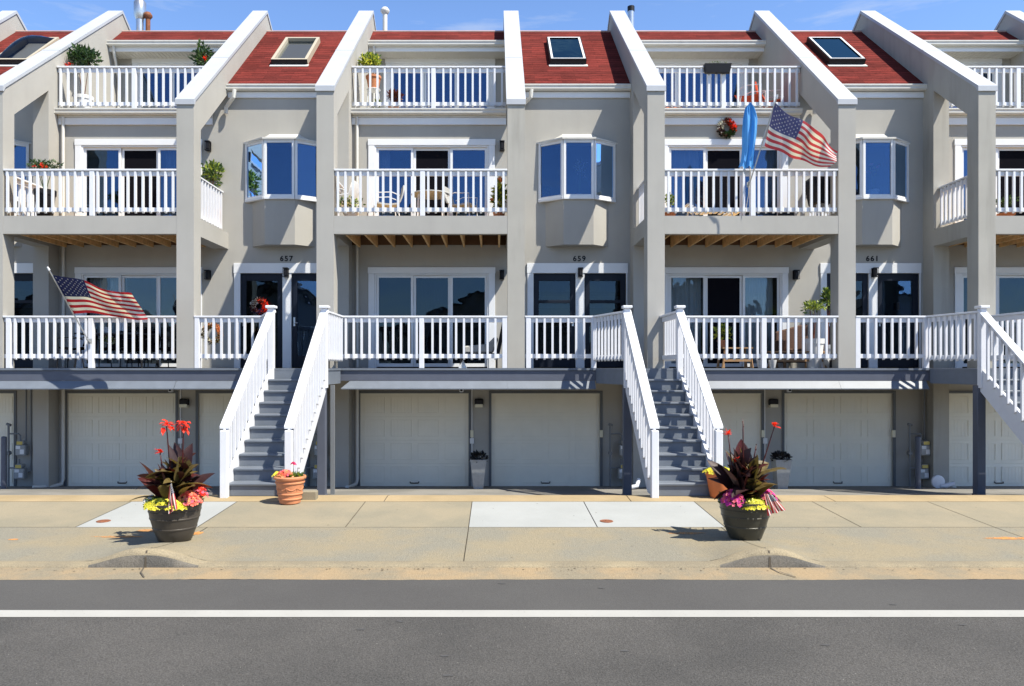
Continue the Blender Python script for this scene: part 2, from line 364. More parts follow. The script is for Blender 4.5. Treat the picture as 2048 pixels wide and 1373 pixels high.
APRON = ground_mat('broomed_concrete', (.253, .216, .146), (.212, .198, .156), bump=.5, broom=35)
CURBM = ground_mat('curb_concrete', (.28, .235, .155), (.215, .185, .13), bump=.55, scale=2)
CURBF = ground_mat('dark_grey_curb_face', (.165, .15, .125), (.105, .10, .09), bump=.6, scale=3)  # darker concrete colour for the lower front faces of the humps
GUTM = ground_mat('gutter_concrete', (.30, .225, .135), (.22, .19, .135), bump=.45, broom=10, scale=2)
WHITEC = ground_mat('new_white_concrete', (.335, .345, .335), (.31, .32, .31), bump=.10)
WALKC = ground_mat('ochre_concrete', (.36, .275, .16), (.30, .23, .13), bump=.2)
JOINT = mat('joint_dark', (.09, .075, .055), .95)
ASPH = ground_mat('asphalt', (.088, .084, .079), (.066, .064, .061), bump=.95, speck=1, scale=.5)
ASPH2 = ground_mat('asphalt_shoulder', (.080, .078, .075), (.071, .069, .067), bump=.35, scale=.5)
PAINT = mat('road_paint', (.37, .365, .34), .6, var=.05, vscale=3, stain=((.22, .215, .20), 38, .66, .72))
DRIVE = ground_mat('driveway_concrete', (.23, .22, .20), (.17, .165, .15), bump=.25)
XL, XR = -34.0, 34.0

def sheet(name, m, xs, ys, zf, dz=0.0):
    mb = MB()
    for y in ys:
        for x in xs: mb.v.append((x, y, zf(x, y) + dz))
    nx = len(xs)
    for j in range(len(ys) - 1):
        for i in range(nx - 1):
            a = j * nx + i; mb.f.append((a, a + 1, a + nx + 1, a + nx)); mb.m.append(0)
    return mb.build(name, m)
def frange(a, b, s):
    n = max(1, int(round((b - a) / s))); return [a + (b - a) * i / n for i in range(n + 1)]
struct(sheet('ground', DRIVE, [-400, 400], [-400, 400], lambda x, y: -1.1))
struct(sheet('far_verge', CONC, [-60, 60], [-40, -3.0], lambda x, y: -.10))
ROADZ = -.11
struct(sheet('road', ASPH, [-60, 60], [-3.0, 6.37], lambda x, y: ROADZ))
struct(sheet('road_shoulder', ASPH2, [-60, 60], [6.37, 7.46], lambda x, y: ROADZ))
ln = sheet('lane_marking', PAINT, frange(-40, 40, .5), [6.325, 6.505], lambda x, y: ROADZ + .004); struct(ln)
# ragged edge of the gutter pan
mb = MB(); xs = frange(XL, XR, .06); r2 = random.Random(3)
for x in xs:
    jag = 7.45 + .012 * math.sin(x * 1.7) + r2.uniform(-.008, .008)
    mb.v += [(x, jag, ROADZ + .0015), (x, 7.83, -.092)]
for i in range(len(xs) - 1):
    a = i * 2; mb.f.append((a, a + 2, a + 3, a + 1)); mb.m.append(0)
struct(mb.build('gutter', GUTM))
# curb: front face rises in the humps between the driveways
mb = MB(); xs = [x for x in frange(XL, XR, .05)]
for x in xs:
    h = bump_at(x)
    z1 = -.070 + h
    mb.v += [(x, 7.83, -.094), (x, 7.838, -.094 + (z1 + .094) * .70), (x, 7.862, z1 - .018 * (h > .01)), (x, 7.905, z1 + .002), (x, 7.985, gz(x, 7.985) + .001)]
for i in range(len(xs) - 1):
    for k in range(4):
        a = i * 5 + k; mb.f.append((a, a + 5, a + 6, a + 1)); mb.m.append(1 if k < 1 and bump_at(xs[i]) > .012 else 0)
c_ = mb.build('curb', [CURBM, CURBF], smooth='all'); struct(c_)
# apron behind the curb, split by joints
def slab(mb, xa0, xa1, ya, yb, g=.006, dz=0.0):
    """slab between two joints; xa0/xa1 in metres"""
    xs = frange(xa0 + g, xa1 - g, .12); ys = frange(ya + g, yb - g, .22)
    k = len(mb.v)
    for y in ys:
        for x in xs: mb.v.append((x, y, gz(x, y) + dz))
    n = len(xs)
    for j in range(len(ys) - 1):
        for i in range(n - 1):
            a = k + j * n + i; mb.f.append((a, a + 1, a + n + 1, a + n)); mb.m.append(0)
def rows(ya, yb, joints, white, name, m):
    mb = MB(); mw = MB()
    js = [XL] + joints + [XR]
    for a, b in zip(js, js[1:]):
        (mw if any(abs(a - w) < .05 for w in white) else mb).__class__
        slab(mw if any(abs(a - w) < .05 for w in white) else mb, a, b, ya, yb)
    o = struct(mb.build(name, m, smooth='all'))
    return mw
struct(sheet('joint_bed', JOINT, frange(XL, XR, .12), [7.985, 8.3, 8.8, 9.3, 9.52, 10.2, 11.0, 11.45], lambda x, y: gz(x, y) - .012))
rows(7.985, 9.52, [-10.2, -3.65, -.335, 2.87, 6.34, 9.5], [], 'apron', APRON)
mw = rows(9.52, 11.0, [-9.1, -5.33, -3.78, -1.9, -.336, 1.30, 2.92, 4.65, 6.34, 8.0], [-5.33, -.336, 1.30], 'sidewalk', CONC)
struct(mw.build('new_sidewalk_slabs', WHITEC, smooth='all'))
rows(11.0, 11.60, [-8.2, -1.63, 2.0, 5.0, 9.3], [], 'walk_strip', WALKC)
struct(sheet('driveway', DRIVE, frange(XL, XR, 1), [11.605, 12.4, 13.0, 13.6, 14.5, 15.5, 16.5, 17.3], gz))
# round valve caps and paint marks on the pavement
def disc(mb, x, y, rx, ry, dz, n=28, wob=0.0, ang=0.0):
    r_ = random.Random(int(x * 100)); pts = []
    for j in range(n):
        a = 2 * math.pi * j / n; k = 1 + r_.uniform(-wob, wob)
        u = rx * k * math.cos(a); v = ry * k * math.sin(a)
        X = x + u * math.cos(ang) - v * math.sin(ang); Y = y + u * math.sin(ang) + v * math.cos(ang)
        pts.append((X, Y, gz(X, Y) + dz))
    mb.face(pts)
for i, (px, py, lab) in enumerate(((207, 1046, 'small round rusty valve cover in the white slab left of the big planter'), (1213, 1045, 'small round rusty valve cover in the white slab right of the trash can'))):
    y = 9.83; p = W(px, py, y)
    mb = MB(); prof = [(.088, -.02), (.088, .004), (.078, .008), (.07, .005), (.02, .005), (.018, .010), (.001, .010)]
    mb.lathe((p.x, y, gz(p.x, y)), prof, 28)
    tag(mb.build('valve_cover', RUST, origin=(p.x, y, gz(p.x, y))), lab, 'valve cover', 'rusty valve covers in the sidewalk')
def paint_mat():
    m = mat('utility_paint_orange', (.62, .27, .07), .85)
    N = m.node_tree; b = N.nodes['Principled BSDF']; out = N.nodes['Material Output']
    g = N.nodes.new('ShaderNodeNewGeometry'); n = N.nodes.new('ShaderNodeTexNoise'); n.inputs['Scale'].default_value = 7; n.inputs['Detail'].default_value = 8; n.inputs['Roughness'].default_value = .75
    N.links.new(g.outputs['Position'], n.inputs['Vector'])
    mr = N.nodes.new('ShaderNodeMapRange'); mr.inputs['From Min'].default_value = .33; mr.inputs['From Max'].default_value = .60; mr.inputs['To Max'].default_value = .85
    N.links.new(n.outputs['Fac'], mr.inputs[0])
    t = N.nodes.new('ShaderNodeBsdfTransparent'); ms = N.nodes.new('ShaderNodeMixShader')
    N.links.new(mr.outputs[0], ms.inputs[0]); N.links.new(t.outputs[0], ms.inputs[1]); N.links.new(b.outputs[0], ms.inputs[2]); N.links.new(ms.outputs[0], out.inputs['Surface'])
    return m
OPAINT = paint_mat(); mb = MB()
for px, py, rx, ry in ((240, 1074, .30, .045), (295, 1063, .14, .07), (392, 1068, .09, .09), (1372, 1068, .22, .05), (2020, 1077, .30, .06), (28, 1079, .06, .03)):
    y = F * 2.04 / (py - HY); disc(mb, W(px, py, y).x, y, rx, ry, .004, wob=.25)
struct(mb.build('pavement_paint_marks', OPAINT))
# dark leaf litter / gum spots and hump cracks
mb = MB(); r3 = random.Random(11)
for px, py in ((1250, 1303), (1650, 1291), (1925, 1251), (890, 1313), (720, 1260), (800, 1244), (1003, 1168), (1202, 1177), (1785, 1210), (896, 1352)):
    y = F * 2.11 / (py - HY); x = W(px, py, y).x
    pts = []
    for j in range(9):
        a = 2 * math.pi * j / 9; k = r3.uniform(.5, 1.1)
        pts.append((x + .042 * k * math.cos(a), y + .02 * k * math.sin(a), ROADZ + .004))
    mb.face(pts)
struct(mb.build('asphalt_patches', mat('asphalt_stain', (.065, .064, .064), .9)))
mb = MB()
for cx in (-3.65, 2.87):
    pts = [(cx + .14, 7.50), (cx + .03, 7.66), (cx - .005, 7.80)]
    for (a, b), (c, d) in zip(pts, pts[1:]): 
        mb.face([(a - .009, b, ROADZ + .012), (a + .009, b, ROADZ + .012), (c + .009, d, -.089 + .004), (c - .009, d, -.089 + .004)])
    zt = -.07 + .16
    mb.face([(cx - .014, 7.827, -.09), (cx + .014, 7.827, -.09), (cx + .010, 7.834, .015), (cx - .010, 7.834, .015)]); mb.face([(cx - .010, 7.834, .015), (cx + .010, 7.834, .015), (cx + .009, 7.860, zt - .012), (cx - .009, 7.860, zt - .012)])
    mb.face([(cx - .009, 7.860, zt - .012), (cx + .009, 7.860, zt - .012), (cx + .009, 7.99, gz(cx, 7.99) + .010), (cx - .009, 7.99, gz(cx, 7.99) + .010)])
struct(mb.build('curb_cracks', JOINT))

# dry leaf bits and grit on the apron and along the gutter
mb = MB(); r4 = random.Random(42)
for k in range(330):
    x = r4.uniform(-8.5, 10)
    if k < 210:
        y = 7.80 - abs(r4.gauss(0, .05)); z = -.092 + (7.83 - y) * -.035 + .004; s_ = r4.uniform(.004, .013)
        if y < 7.5: continue
    else:
        y = r4.uniform(8.1, 10.9); z = gz(x, y) + .005; s_ = r4.uniform(.003, .012)
    a0 = r4.uniform(0, 6.28); n = 5
    mb.face([(x + s_ * r4.uniform(.6, 1.5) * math.cos(a0 + 6.283 * j / n), y + s_ * r4.uniform(.5, 1.1) * math.sin(a0 + 6.283 * j / n), z) for j in range(n)])
struct(mb.build('leaf_litter', mat('dry_litter', (.10, .075, .045), .95, var=.4, vscale=9)), 'stuff')
# ---------------------------------------------------------------- townhouses
YF, YW = 15.0, 16.95            # front plane of columns and rails; plane of the house walls
Z1, Z2, Z3 = 1.98, 5.03, 7.80   # the three floors
YR, ZR = 19.8, 11.33            # crest of the party walls
def roofz(y): return 8.31 + .85 * (y - 16.8)

_bal = {}
def baluster(parent, base, top, y0n, key_h):
    """square picket with a slanted foot; shared mesh per length; placed at base (x,y,z)"""
    k = round(key_h, 3)
    if k not in _bal:
        me = MB(); w = .021; h = k
        b = 0
        me.v = [(-w,-w,.018),(w,-w,.018),(w,w,-.012),(-w,w,-.012),(-w,-w,h),(w,-w,h),(w,w,h),(-w,w,h)]
        me.f = [(0,3,2,1),(4,5,6,7),(0,1,5,4),(1,2,6,5),(2,3,7,6),(3,0,4,7)]; me.m = [0]*6
        m_ = bpy.data.meshes.new('baluster'); m_.from_pydata(me.v, [], me.f); m_.materials.append(WHITE); m_.update(); _bal[k] = m_
    o = bpy.data.objects.new('baluster', _bal[k]); COL.objects.link(o); o.parent = parent
    q = parent; off = Vector((0, 0, 0))
    while q is not None: off += q.location; q = q.parent
    o.location = Vector(base) - off
    return o
def railing(house, a, b, zf, h=1.05, gap=.10, posts=(), spacing=.155, out=(0, -1), capw=.14, lift=None, name='railing', bs=1.0):
    """a,b: plan ends (x,y); zf: floor height; posts: fractions; out: outward plan direction"""
    A = Vector((a[0], a[1], zf)); B = Vector((b[0], b[1], zf)); L = (B - A).length; d = (B - A).normalized()
    o = Vector((out[0], out[1], 0))
    mb = MB()
    mb.seg(A, B, capw, h - .035, h)
    mb.seg(A, B, .038, h - .13, h - .036)
    rl = mb.build(name, WHITE, house, bevel=.004)
    mb = MB(); mb.seg(A, B, .038, gap, gap + .085); mb.build('bottom_rail', WHITE, rl, bevel=.004)
    for t in posts:
        p = A.lerp(B, t); mb = MB(); w = .048
        mb.box(p.x - w, p.x + w, p.y - w + o.y * .015, p.y + w + o.y * .015, zf + .002, zf + h - .037)
        mb.build('post', WHITE, rl, bevel=.004)
    n = max(1, int(round(L / spacing)))
    for i in range(n):
        t = (i + .5) / n
        if any(abs(t - tt) * L < .065 for tt in posts): continue
        p = A.lerp(B, t) + o * .041
        baluster(rl, (p.x, p.y, zf + gap - .02), None, 0, h - .05 - gap + .02)
    return rl

def wall(mb, x0, x1, z0, z1, Y, holes, th=.18):
    xs = sorted({x0, x1, *[h[0] for h in holes], *[h[1] for h in holes]}); zs = sorted({z0, z1, *[h[2] for h in holes], *[h[3] for h in holes]})
    for i in range(len(xs) - 1):
        for j in range(len(zs) - 1):
            cx = (xs[i] + xs[i+1]) / 2; cz = (zs[j] + zs[j+1]) / 2
            if any(h[0] < cx < h[1] and h[2] < cz < h[3] for h in holes): continue
            mb.face([(xs[i], Y, zs[j]), (xs[i+1], Y, zs[j]), (xs[i+1], Y, zs[j+1]), (xs[i], Y, zs[j+1])])
    for a, b, c, d in holes:
        mb.face([(a, Y, c), (a, Y, d), (a, Y+th, d), (a, Y+th, c)]); mb.face([(b, Y, c), (b, Y+th, c), (b, Y+th, d), (b, Y, d)])
        mb.face([(a, Y, d), (b, Y, d), (b, Y+th, d), (a, Y+th, d)]); mb.face([(a, Y, c), (a, Y+th, c), (b, Y+th, c), (b, Y, c)])
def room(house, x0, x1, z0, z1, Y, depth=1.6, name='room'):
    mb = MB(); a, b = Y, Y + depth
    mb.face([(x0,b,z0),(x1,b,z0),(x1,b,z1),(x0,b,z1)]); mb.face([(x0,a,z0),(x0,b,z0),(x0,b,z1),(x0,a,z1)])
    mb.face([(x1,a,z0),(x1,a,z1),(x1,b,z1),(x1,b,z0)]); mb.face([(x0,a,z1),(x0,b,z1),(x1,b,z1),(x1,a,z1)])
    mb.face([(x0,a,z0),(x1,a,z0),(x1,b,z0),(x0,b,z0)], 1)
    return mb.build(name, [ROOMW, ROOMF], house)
def curtain(parent, x0, x1, z0, z1, Y, m=None, amp=.028, name='curtain'):
    mb = MB(); n = max(6, int((x1 - x0) / .02))
    for i in range(n + 1):
        x = x0 + (x1 - x0) * i / n; y = Y + amp * math.sin(i * 1.15) + .4 * amp * math.sin(i * .37)
        mb.v += [(x, y, z0), (x, y, z1)]
    for i in range(n): mb.f.append((2*i, 2*i+2, 2*i+3, 2*i+1)); mb.m.append(0)
    return mb.build(name, m or CURTAIN, parent, smooth='all')
def slider(house, x0, x1, z0, z1, Y, glass, curt=(), screen=None, casing=.14, panels=3, lock=True):
    """casing outside x0..x1, z0..z1"""
    c = casing; mb = MB()
    y0, y1 = Y - .028, Y + .02
    mb.box(x0, x0 + c, y0, y1, z0, z1 - c); mb.box(x1 - c, x1, y0, y1, z0, z1 - c); mb.box(x0 - .01, x1 + .01, y0 - .004, y1, z1 - c + .001, z1)
    ix0, ix1, iz1 = x0 + c, x1 - c, z1 - c
    j = .035
    mb.box(ix0 + .001, ix0 + j, Y - .012, Y + .12, z0, iz1 - .001); mb.box(ix1 - j, ix1 - .001, Y - .012, Y + .12, z0, iz1 - .001)
    mb.box(ix0 + j + .001, ix1 - j - .001, Y - .012, Y + .12, iz1 - j, iz1 - .001)
    fr = mb.build('sliding_door', TRIM, house, bevel=.004)
    w = (ix1 - ix0 - 2 * j) / panels
    for i in range(panels):
        a = ix0 + j + w * i; b = a + w; yy = Y + (.03 if i % 2 == 0 else .075); s = .055
        mb = MB()
        mb.box(a + .001, a + s, yy, yy + .035, z0 + .03, iz1 - j - .002); mb.box(b - s, b - .001, yy, yy + .035, z0 + .03, iz1 - j - .002)
        mb.box(a + s, b - s, yy + .002, yy + .033, iz1 - j - .002 - s, iz1 - j - .002); mb.box(a + s, b - s, yy + .002, yy + .033, z0 + .03, z0 + .03 + s * 1.4)
        mb.build('sash', TRIM, fr)
        mb = MB(); mb.box(a + s - .004, b - s + .004, yy + .012, yy + .020, z0 + .03 + s * 1.2, iz1 - j - s + .002)
        mb.build('pane', glass, fr)
        if screen is not None and i == screen:
            mb = MB(); mb.face([(a + s, yy + .004, z0 + .1), (b - s, yy + .004, z0 + .1), (b - s, yy + .004, iz1 - j - s), (a + s, yy + .004, iz1 - j - s)])
            mb.build('screen', BLIND, fr)
    for u, v in curt: curtain(fr, ix0 + (ix1 - ix0) * u, ix0 + (ix1 - ix0) * v, z0 + .05, iz1 + .02, Y + .26)
    return fr
def wall_lamp(house, x, Y, z):
    mb = MB(); mb.box(x - .05, x + .05, Y - .03, Y, z - .10, z + .10); mb.box(x - .055, x + .055, Y - .15, Y - .031, z + .085, z + .105); mb.box(x - .055, x + .055, Y - .15, Y - .031, z - .105, z - .09)
    for sx in (-.05, .042):
        for yy in (-.148, -.04): mb.box(x + sx, x + sx + .008, Y + yy, Y + yy + .008, z - .09, z + .085)
    l = mb.build('wall_lamp', BLACK, house)
    mb = MB(); mb.box(x - .04, x + .04, Y - .138, Y - .045, z - .088, z + .083); mb.build('lamp_cylinder', BLACK, l, bevel=.02)
def garage(house, x0, x1):
    z0, z1 = -.705, 1.41
    mb = MB(); t = .06
    for a, b in ((x0 - t, x0 - .004), (x1 + .004, x1 + t)): mb.box(a, b, YW - .02, YW + .10, z0 - .02, z1 + .005)
    mb.box(x0 - t, x1 + t, YW - .022, YW + .10, z1 + .006, z1 + t)
    gf = mb.build('garage_frame', GTRIM, house)
    mb = MB(); h = (z1 - z0) / 4; yd = YW + .05
    for r in range(4):
        a, b = z0 + r * h, z0 + (r + 1) * h
        mb.box(x0, x1, yd, yd + .05, a + .005, b - .005)
        mb.box(x0, x1, yd + .012, yd + .04, b - .006, b + .006)
        for c in range(4):
            w = (x1 - x0) / 4; p0, p1 = x0 + w * c + .07, x0 + w * (c + 1) - .07; q0, q1 = a + .075, b - .075
            e = .012; d = .012
            mb.box(p0, p0 + e, yd - d, yd, q0, q1); mb.box(p1 - e, p1, yd - d, yd, q0, q1)
            mb.box(p0 + e, p1 - e, yd - d, yd, q1 - e, q1); mb.box(p0 + e, p1 - e, yd - d, yd, q0, q0 + e)
            for k in range(1, 6):
                xx = p0 + (p1 - p0) * k / 6; mb.box(xx - .004, xx + .004, yd - .003, yd, q0 + e, q1 - e)
    gd = mb.build('garage_door', GARAGE, house)
    mb = MB(); xc = (x0 + x1) / 2
    mb.tube([(xc - .10, yd, z0 + .11), (xc - .09, yd - .03, z0 + .085), (xc + .09, yd - .03, z0 + .085), (xc + .10, yd, z0 + .11)], .012, 6); mb.build('handle', BLACK, gd)
def entry_door(house, x0, x1, kind):
    z0, z1 = Z1 + .02, 4.11; Y = YW + .02
    mb = MB(); s = .12 if kind else .10
    mb.box(x0, x0 + s, Y, Y + .045, z0, z1); mb.box(x1 - s, x1, Y, Y + .045, z0, z1); mb.box(x0 + s, x1 - s, Y + .001, Y + .044, z1 - s * 1.3, z1); mb.box(x0 + s, x1 - s, Y + .001, Y + .044, z0, z0 + s * 2.2)
    if kind == 2: mb.box(x0 + s, x1 - s, Y + .001, Y + .044, z0 + 1.45, z0 + 1.52)
    d = mb.build('entry_door', NAVY, house, bevel=.005)
    mb = MB(); mb.box(x0 + s - .005, x1 - s + .005, Y + .018, Y + .026, z0 + s * 2, z1 - s * 1.2); mb.build('pane', GLASSD if kind != 3 else GLASS, d)
    mb = MB(); hx = x1 - s * .5 if kind == 2 else x0 + s * .5
    mb.box(hx - .02, hx + .02, Y - .012, Y, z0 + .93, z0 + 1.13); mb.tube([(hx, Y, z0 + 1.0), (hx, Y - .05, z0 + 1.0), (hx + (.09 if kind != 2 else -.09), Y - .05, z0 + 1.0)], .011, 6)
    mb.build('handle', STEEL, d)
    if kind == 2:
        # lace half-curtain and a mullion seen through the pane
        curtain(d, x0 + s, x1 - s, z0 + 1.35, z0 + 1.62, Y + .09, amp=.006, name='lace')
        curtain(d, x0 + s, x1 - s, z0 + 1.72, z1 - s * 1.3, Y + .10, amp=.006, name='lace')
def text_mesh(parent, s, x, Y, z, size, m, name):
    cu = bpy.data.curves.new(name, 'FONT'); cu.body = s; cu.size = size; cu.extrude = .006; cu.align_x = 'CENTER'; cu.space_character = 1.25; cu.offset = .004
    t = bpy.data.objects.new(name + '_curve', cu); COL.objects.link(t); bpy.context.view_layer.update()
    me = bpy.data.meshes.new_from_object(t.evaluated_get(bpy.context.evaluated_depsgraph_get()))
    bpy.data.objects.remove(t); me.name = name; me.materials.clear(); me.materials.append(m)
    o = bpy.data.objects.new(name, me); COL.objects.link(o); o.parent = parent
    o.rotation_euler = (R(90), 0, 0); o.location = Vector((x, Y, z)) - parent.location
    return o
def downspout(house, pts, w=.035, name='downspout', m=None):
    mb = MB(); mb.tube(pts, w, 10); return mb.build(name, m or GUTTER, house, smooth=True)
def gutter(house, x0, x1, yb, zt, name='gutter', m=None):
    """K-style gutter, back at yb, top at zt"""
    mb = MB(); prof = [(yb, zt - .12), (yb, zt), (yb - .012, zt), (yb - .012, zt - .10), (yb - .118, zt - .10), (yb - .118, zt), (yb - .135, zt), (yb - .135, zt - .03), (yb - .115, zt - .06), (yb - .09, zt - .12)]
    mb.prism(prof, 'x', x0, x1)
    mb.box(x0, x0 + .006, yb - .134, yb, zt - .11, zt - .001); mb.box(x1 - .006, x1, yb - .134, yb, zt - .11, zt - .001)
    return mb.build(name, m or GUTTER, house)
def bay_window(house, xc, plants):
    zs, zh = 5.78, 7.02; D = .35; w0, w1 = .855, .335
    P = [(xc - w0, YW), (xc - w1, YW - D), (xc + w1, YW - D), (xc + w0, YW)]
    # stucco base below, slightly narrower
    q0, q1, d2 = .72, .335, .33
    mb = MB(); B = [(xc - q0, YW + .01), (xc - q1, YW - d2), (xc + q1, YW - d2), (xc + q0, YW + .01)]
    k = [(x, y, 4.72) for x, y in B]; t = [(x, y, zs - .05) for x, y in B]
    for i in range(3): mb.face([k[i], k[i+1], t[i+1], t[i]])
    mb.face([k[0], k[3], k[2], k[1]])
    mb.build('bay_base', STUCCO, house)
    # frames
    mb = MB()
    for i, (a, b) in enumerate(zip(P, P[1:])):
        A = Vector((*a, 0)); Bv = Vector((*b, 0)); d = (Bv - A).normalized(); L = (Bv - A).length
        mb.seg(A + Vector((0,0,zs)), Bv + Vector((0,0,zs)), .08, -.06, .0); mb.seg(A + Vector((0,0,zh)), Bv + Vector((0,0,zh)), .08, 0, .05)
        for u, v in ((0.0, .055), (L - .055, L)):
            mb.seg(A + d*u + Vector((0,0,zs)), A + d*v + Vector((0,0,zs)), .06, .001, zh - zs - .001)
        mb.seg(A + d*.057 + Vector((0,0,zs)), A + d*(L-.057) + Vector((0,0,zs)), .04, .001, .045)
        mb.seg(A + d*.057 + Vector((0,0,zs)), A + d*(L-.057) + Vector((0,0,zs)), .04, zh - zs - .05, zh - zs - .001)
    bw = mb.build('bay_window', TRIM, house, bevel=.003)
    for a, b in zip(P, P[1:]):
        A = Vector((*a, zs)); Bv = Vector((*b, zs)); d = (Bv - A).normalized()
        mb = MB(); mb.seg(A + d*.05, Bv - d*.05, .008, .03, zh - zs - .03); mb.build('pane', GLASS, bw)
    # metal roof: flat-topped hip against the wall
    zt = 7.30; E = [(xc - w0 - .06, YW + .005, zh + .05), (xc - w1 - .03, YW - D - .06, zh + .05), (xc + w1 + .03, YW - D - .06, zh + .05), (xc + w0 + .06, YW + .005, zh + .05)]
    T = [(xc - w1 + .01, YW + .005, zt - .03), (xc + w1 - .01, YW + .005, zt - .03)]
    mb = MB()
    def curv(p, q, n=5):  # slightly flared slope
        out = []
        for i in range(n + 1):
            s = i / n; v = Vector(p).lerp(Vector(q), s); v.z -= .045 * math.sin(math.pi * s); out.append(v)
        return out
    cols = [curv(E[0], T[0]), curv(E[1], T[0]), curv(E[2], T[1]), curv(E[3], T[1])]
    for c1, c2 in zip(cols, cols[1:]):
        for i in range(5): mb.face([c1[i], c2[i], c2[i+1], c1[i+1]])
    for a, b in zip(E, E[1:]): mb.seg(a, b, .014, -.03, .006)
    mb.build('bay_roof', GUTTER, house, smooth=False)
    # inside of the bay
    mb = MB(); mb.face([(x, y, zs + .004) for x, y in P]); mb.build('bay_sill', TRIM, bw)
    return bw
def skylight(house, x0, x1, style):
    y0, y1 = 17.84, 19.12; h = .13
    nrm = Vector((0, -.85, 1)).normalized()
    def S(x, y, o): return Vector((x, y, roofz(y))) + nrm * o
    mb = MB(); e = .07
    O = [(x0, y0), (x1, y0), (x1, y1), (x0, y1)]; I = [(x0+e, y0+e*.76), (x1-e, y0+e*.76), (x1-e, y1-e*.76), (x0+e, y1-e*.76)]
    for i in range(4):
        j = (i+1) % 4
        mb.face([S(*O[i], -.02), S(*O[j], -.02), S(*O[j], h), S(*O[i], h)], 1 if i == 0 else 0)
        mb.face([S(*O[i], h), S(*O[j], h), S(*I[j], h), S(*I[i], h)])
        mb.face([S(*I[j], h), S(*I[i], h), S(*I[i], .0), S(*I[j], .0)])
    m1 = {0: BLACK, 1: mat('skylight_tan_frame', (.40, .36, .28), .6)}[1 if style in ('tan', 'dome') else 0]
    f = mb.build('skylight', [m1, BLACK], house)
    mb = MB()
    if style == 'dome':
        n = 10
        for j in range(n + 1):
            for i in range(n + 1):
                u, v = i / n, j / n
                mb.v.append(tuple(S(I[0][0] + (I[1][0]-I[0][0])*u, I[0][1] + (I[3][1]-I[0][1])*v, h + .22*(math.sin(math.pi*u)*math.sin(math.pi*v))**.6)))
        for j in range(n):
            for i in range(n):
                a = j*(n+1)+i; mb.f.append((a, a+1, a+n+2, a+n+1)); mb.m.append(0)
        mb.build('glass', GLASSL, f, smooth='all')
    else:
        o = h - .012 if style != 'tan' else .05
        mb.face([S(*I[0], o), S(*I[1], o), S(*I[2], o), S(*I[3], o)]); mb.build('glass', SKYGLASS if style != 'tan' else GLASSL, f)
        if style != 'tan':
            mb = MB()
            r = .022; J = [(x0+r, y0+r), (x1-r, y0+r), (x1-r, y1-r), (x0+r, y1-r)]
            for i in range(4):
                j = (i+1) % 4; mb.face([S(*J[i], h+.012), S(*J[j], h+.012), S(*I[j], h+.010), S(*I[i], h+.010)])
            mb.build('metal_rim', TRIM, f)
    mb = MB(); mb.face([S(*I[0], .004), S(*I[1], .004), S(*I[2], .004), S(*I[3], .004)]); mb.build('shade', BLIND if style == 'black' else mat('skylight_well', (.12, .115, .11), .8), f)
    # flashing
    mb = MB(); mb.face([S(x0-.03, y0-.10, .012), S(x1+.03, y0-.10, .012), S(x1+.03, y0-.001, .012), S(x0-.03, y0-.001, .012)]); mb.build('flashing', GUTTER, f)

def party_wall(house, x0, typ, m=None):
    """projecting fin: column, raking beam over an opening, and the solid wall behind"""
    x1 = x0 + .345; zc = 7.57 if typ == 'B' else 7.30
    sl_ = (ZR - zc) / (YR - YF)
    top = lambda y: zc + sl_ * (y - YF)
    CB = 15.36; stub = 16.54 if typ == 'B' else YW
    ob = (7.18 if typ == 'B' else 6.86); ot = ob + (stub - CB) * sl_ * 1.0
    m = m or STUCCO; mb = MB()
    mb.prism([(YF, Z1 + .003), (CB, Z1 + .003), (CB, top(CB)), (YF, zc)], 'x', x0, x1)                    # column
    mb.prism([(CB, ob), (stub, ot), (stub, top(stub)), (CB, top(CB))], 'x', x0, x1)                # raking beam
    mb.prism([(CB, 4.67), (stub, 4.67), (stub, Z2), (CB, Z2)], 'x', x0, x1)                        # side beam
    zb = -.75 if typ == 'B' else Z1 - .401
    mb.prism([(stub, zb), (YR + 2.5, zb), (YR + 2.5, ZR - 1.75), (YR, ZR), (stub, top(stub))], 'x', x0, x1)
    fin = mb.build('party_wall', m, house)
    # metal coping
    mb = MB(); a, b = x0 - .022, x1 + .022; t = .085
    P = [(YF - .03, zc - .05), (YF - .03, zc + .055), (YR, ZR + t), (YR + 2.55, ZR - 1.75 + t), (YR + 2.55, ZR - 1.80), (YR, ZR + .004), (YF + .06, zc + .004 + sl_*.06), (YF-.004, zc -.05)]
    mb.prism(P, 'x', a, b)
    for y in (16.9,): 
        mb.prism([(y, top(y) + t * .75), (y + .035, top(y + .035) + t * .75), (y + .035, top(y + .035) + t + .006), (y, top(y) + t + .006)], 'x', a - .003, b + .003)
    for xx in (a, b - .006):   # turned-down lips of the coping
        pass
    mb.build('coping', COPING, fin)
    return fin

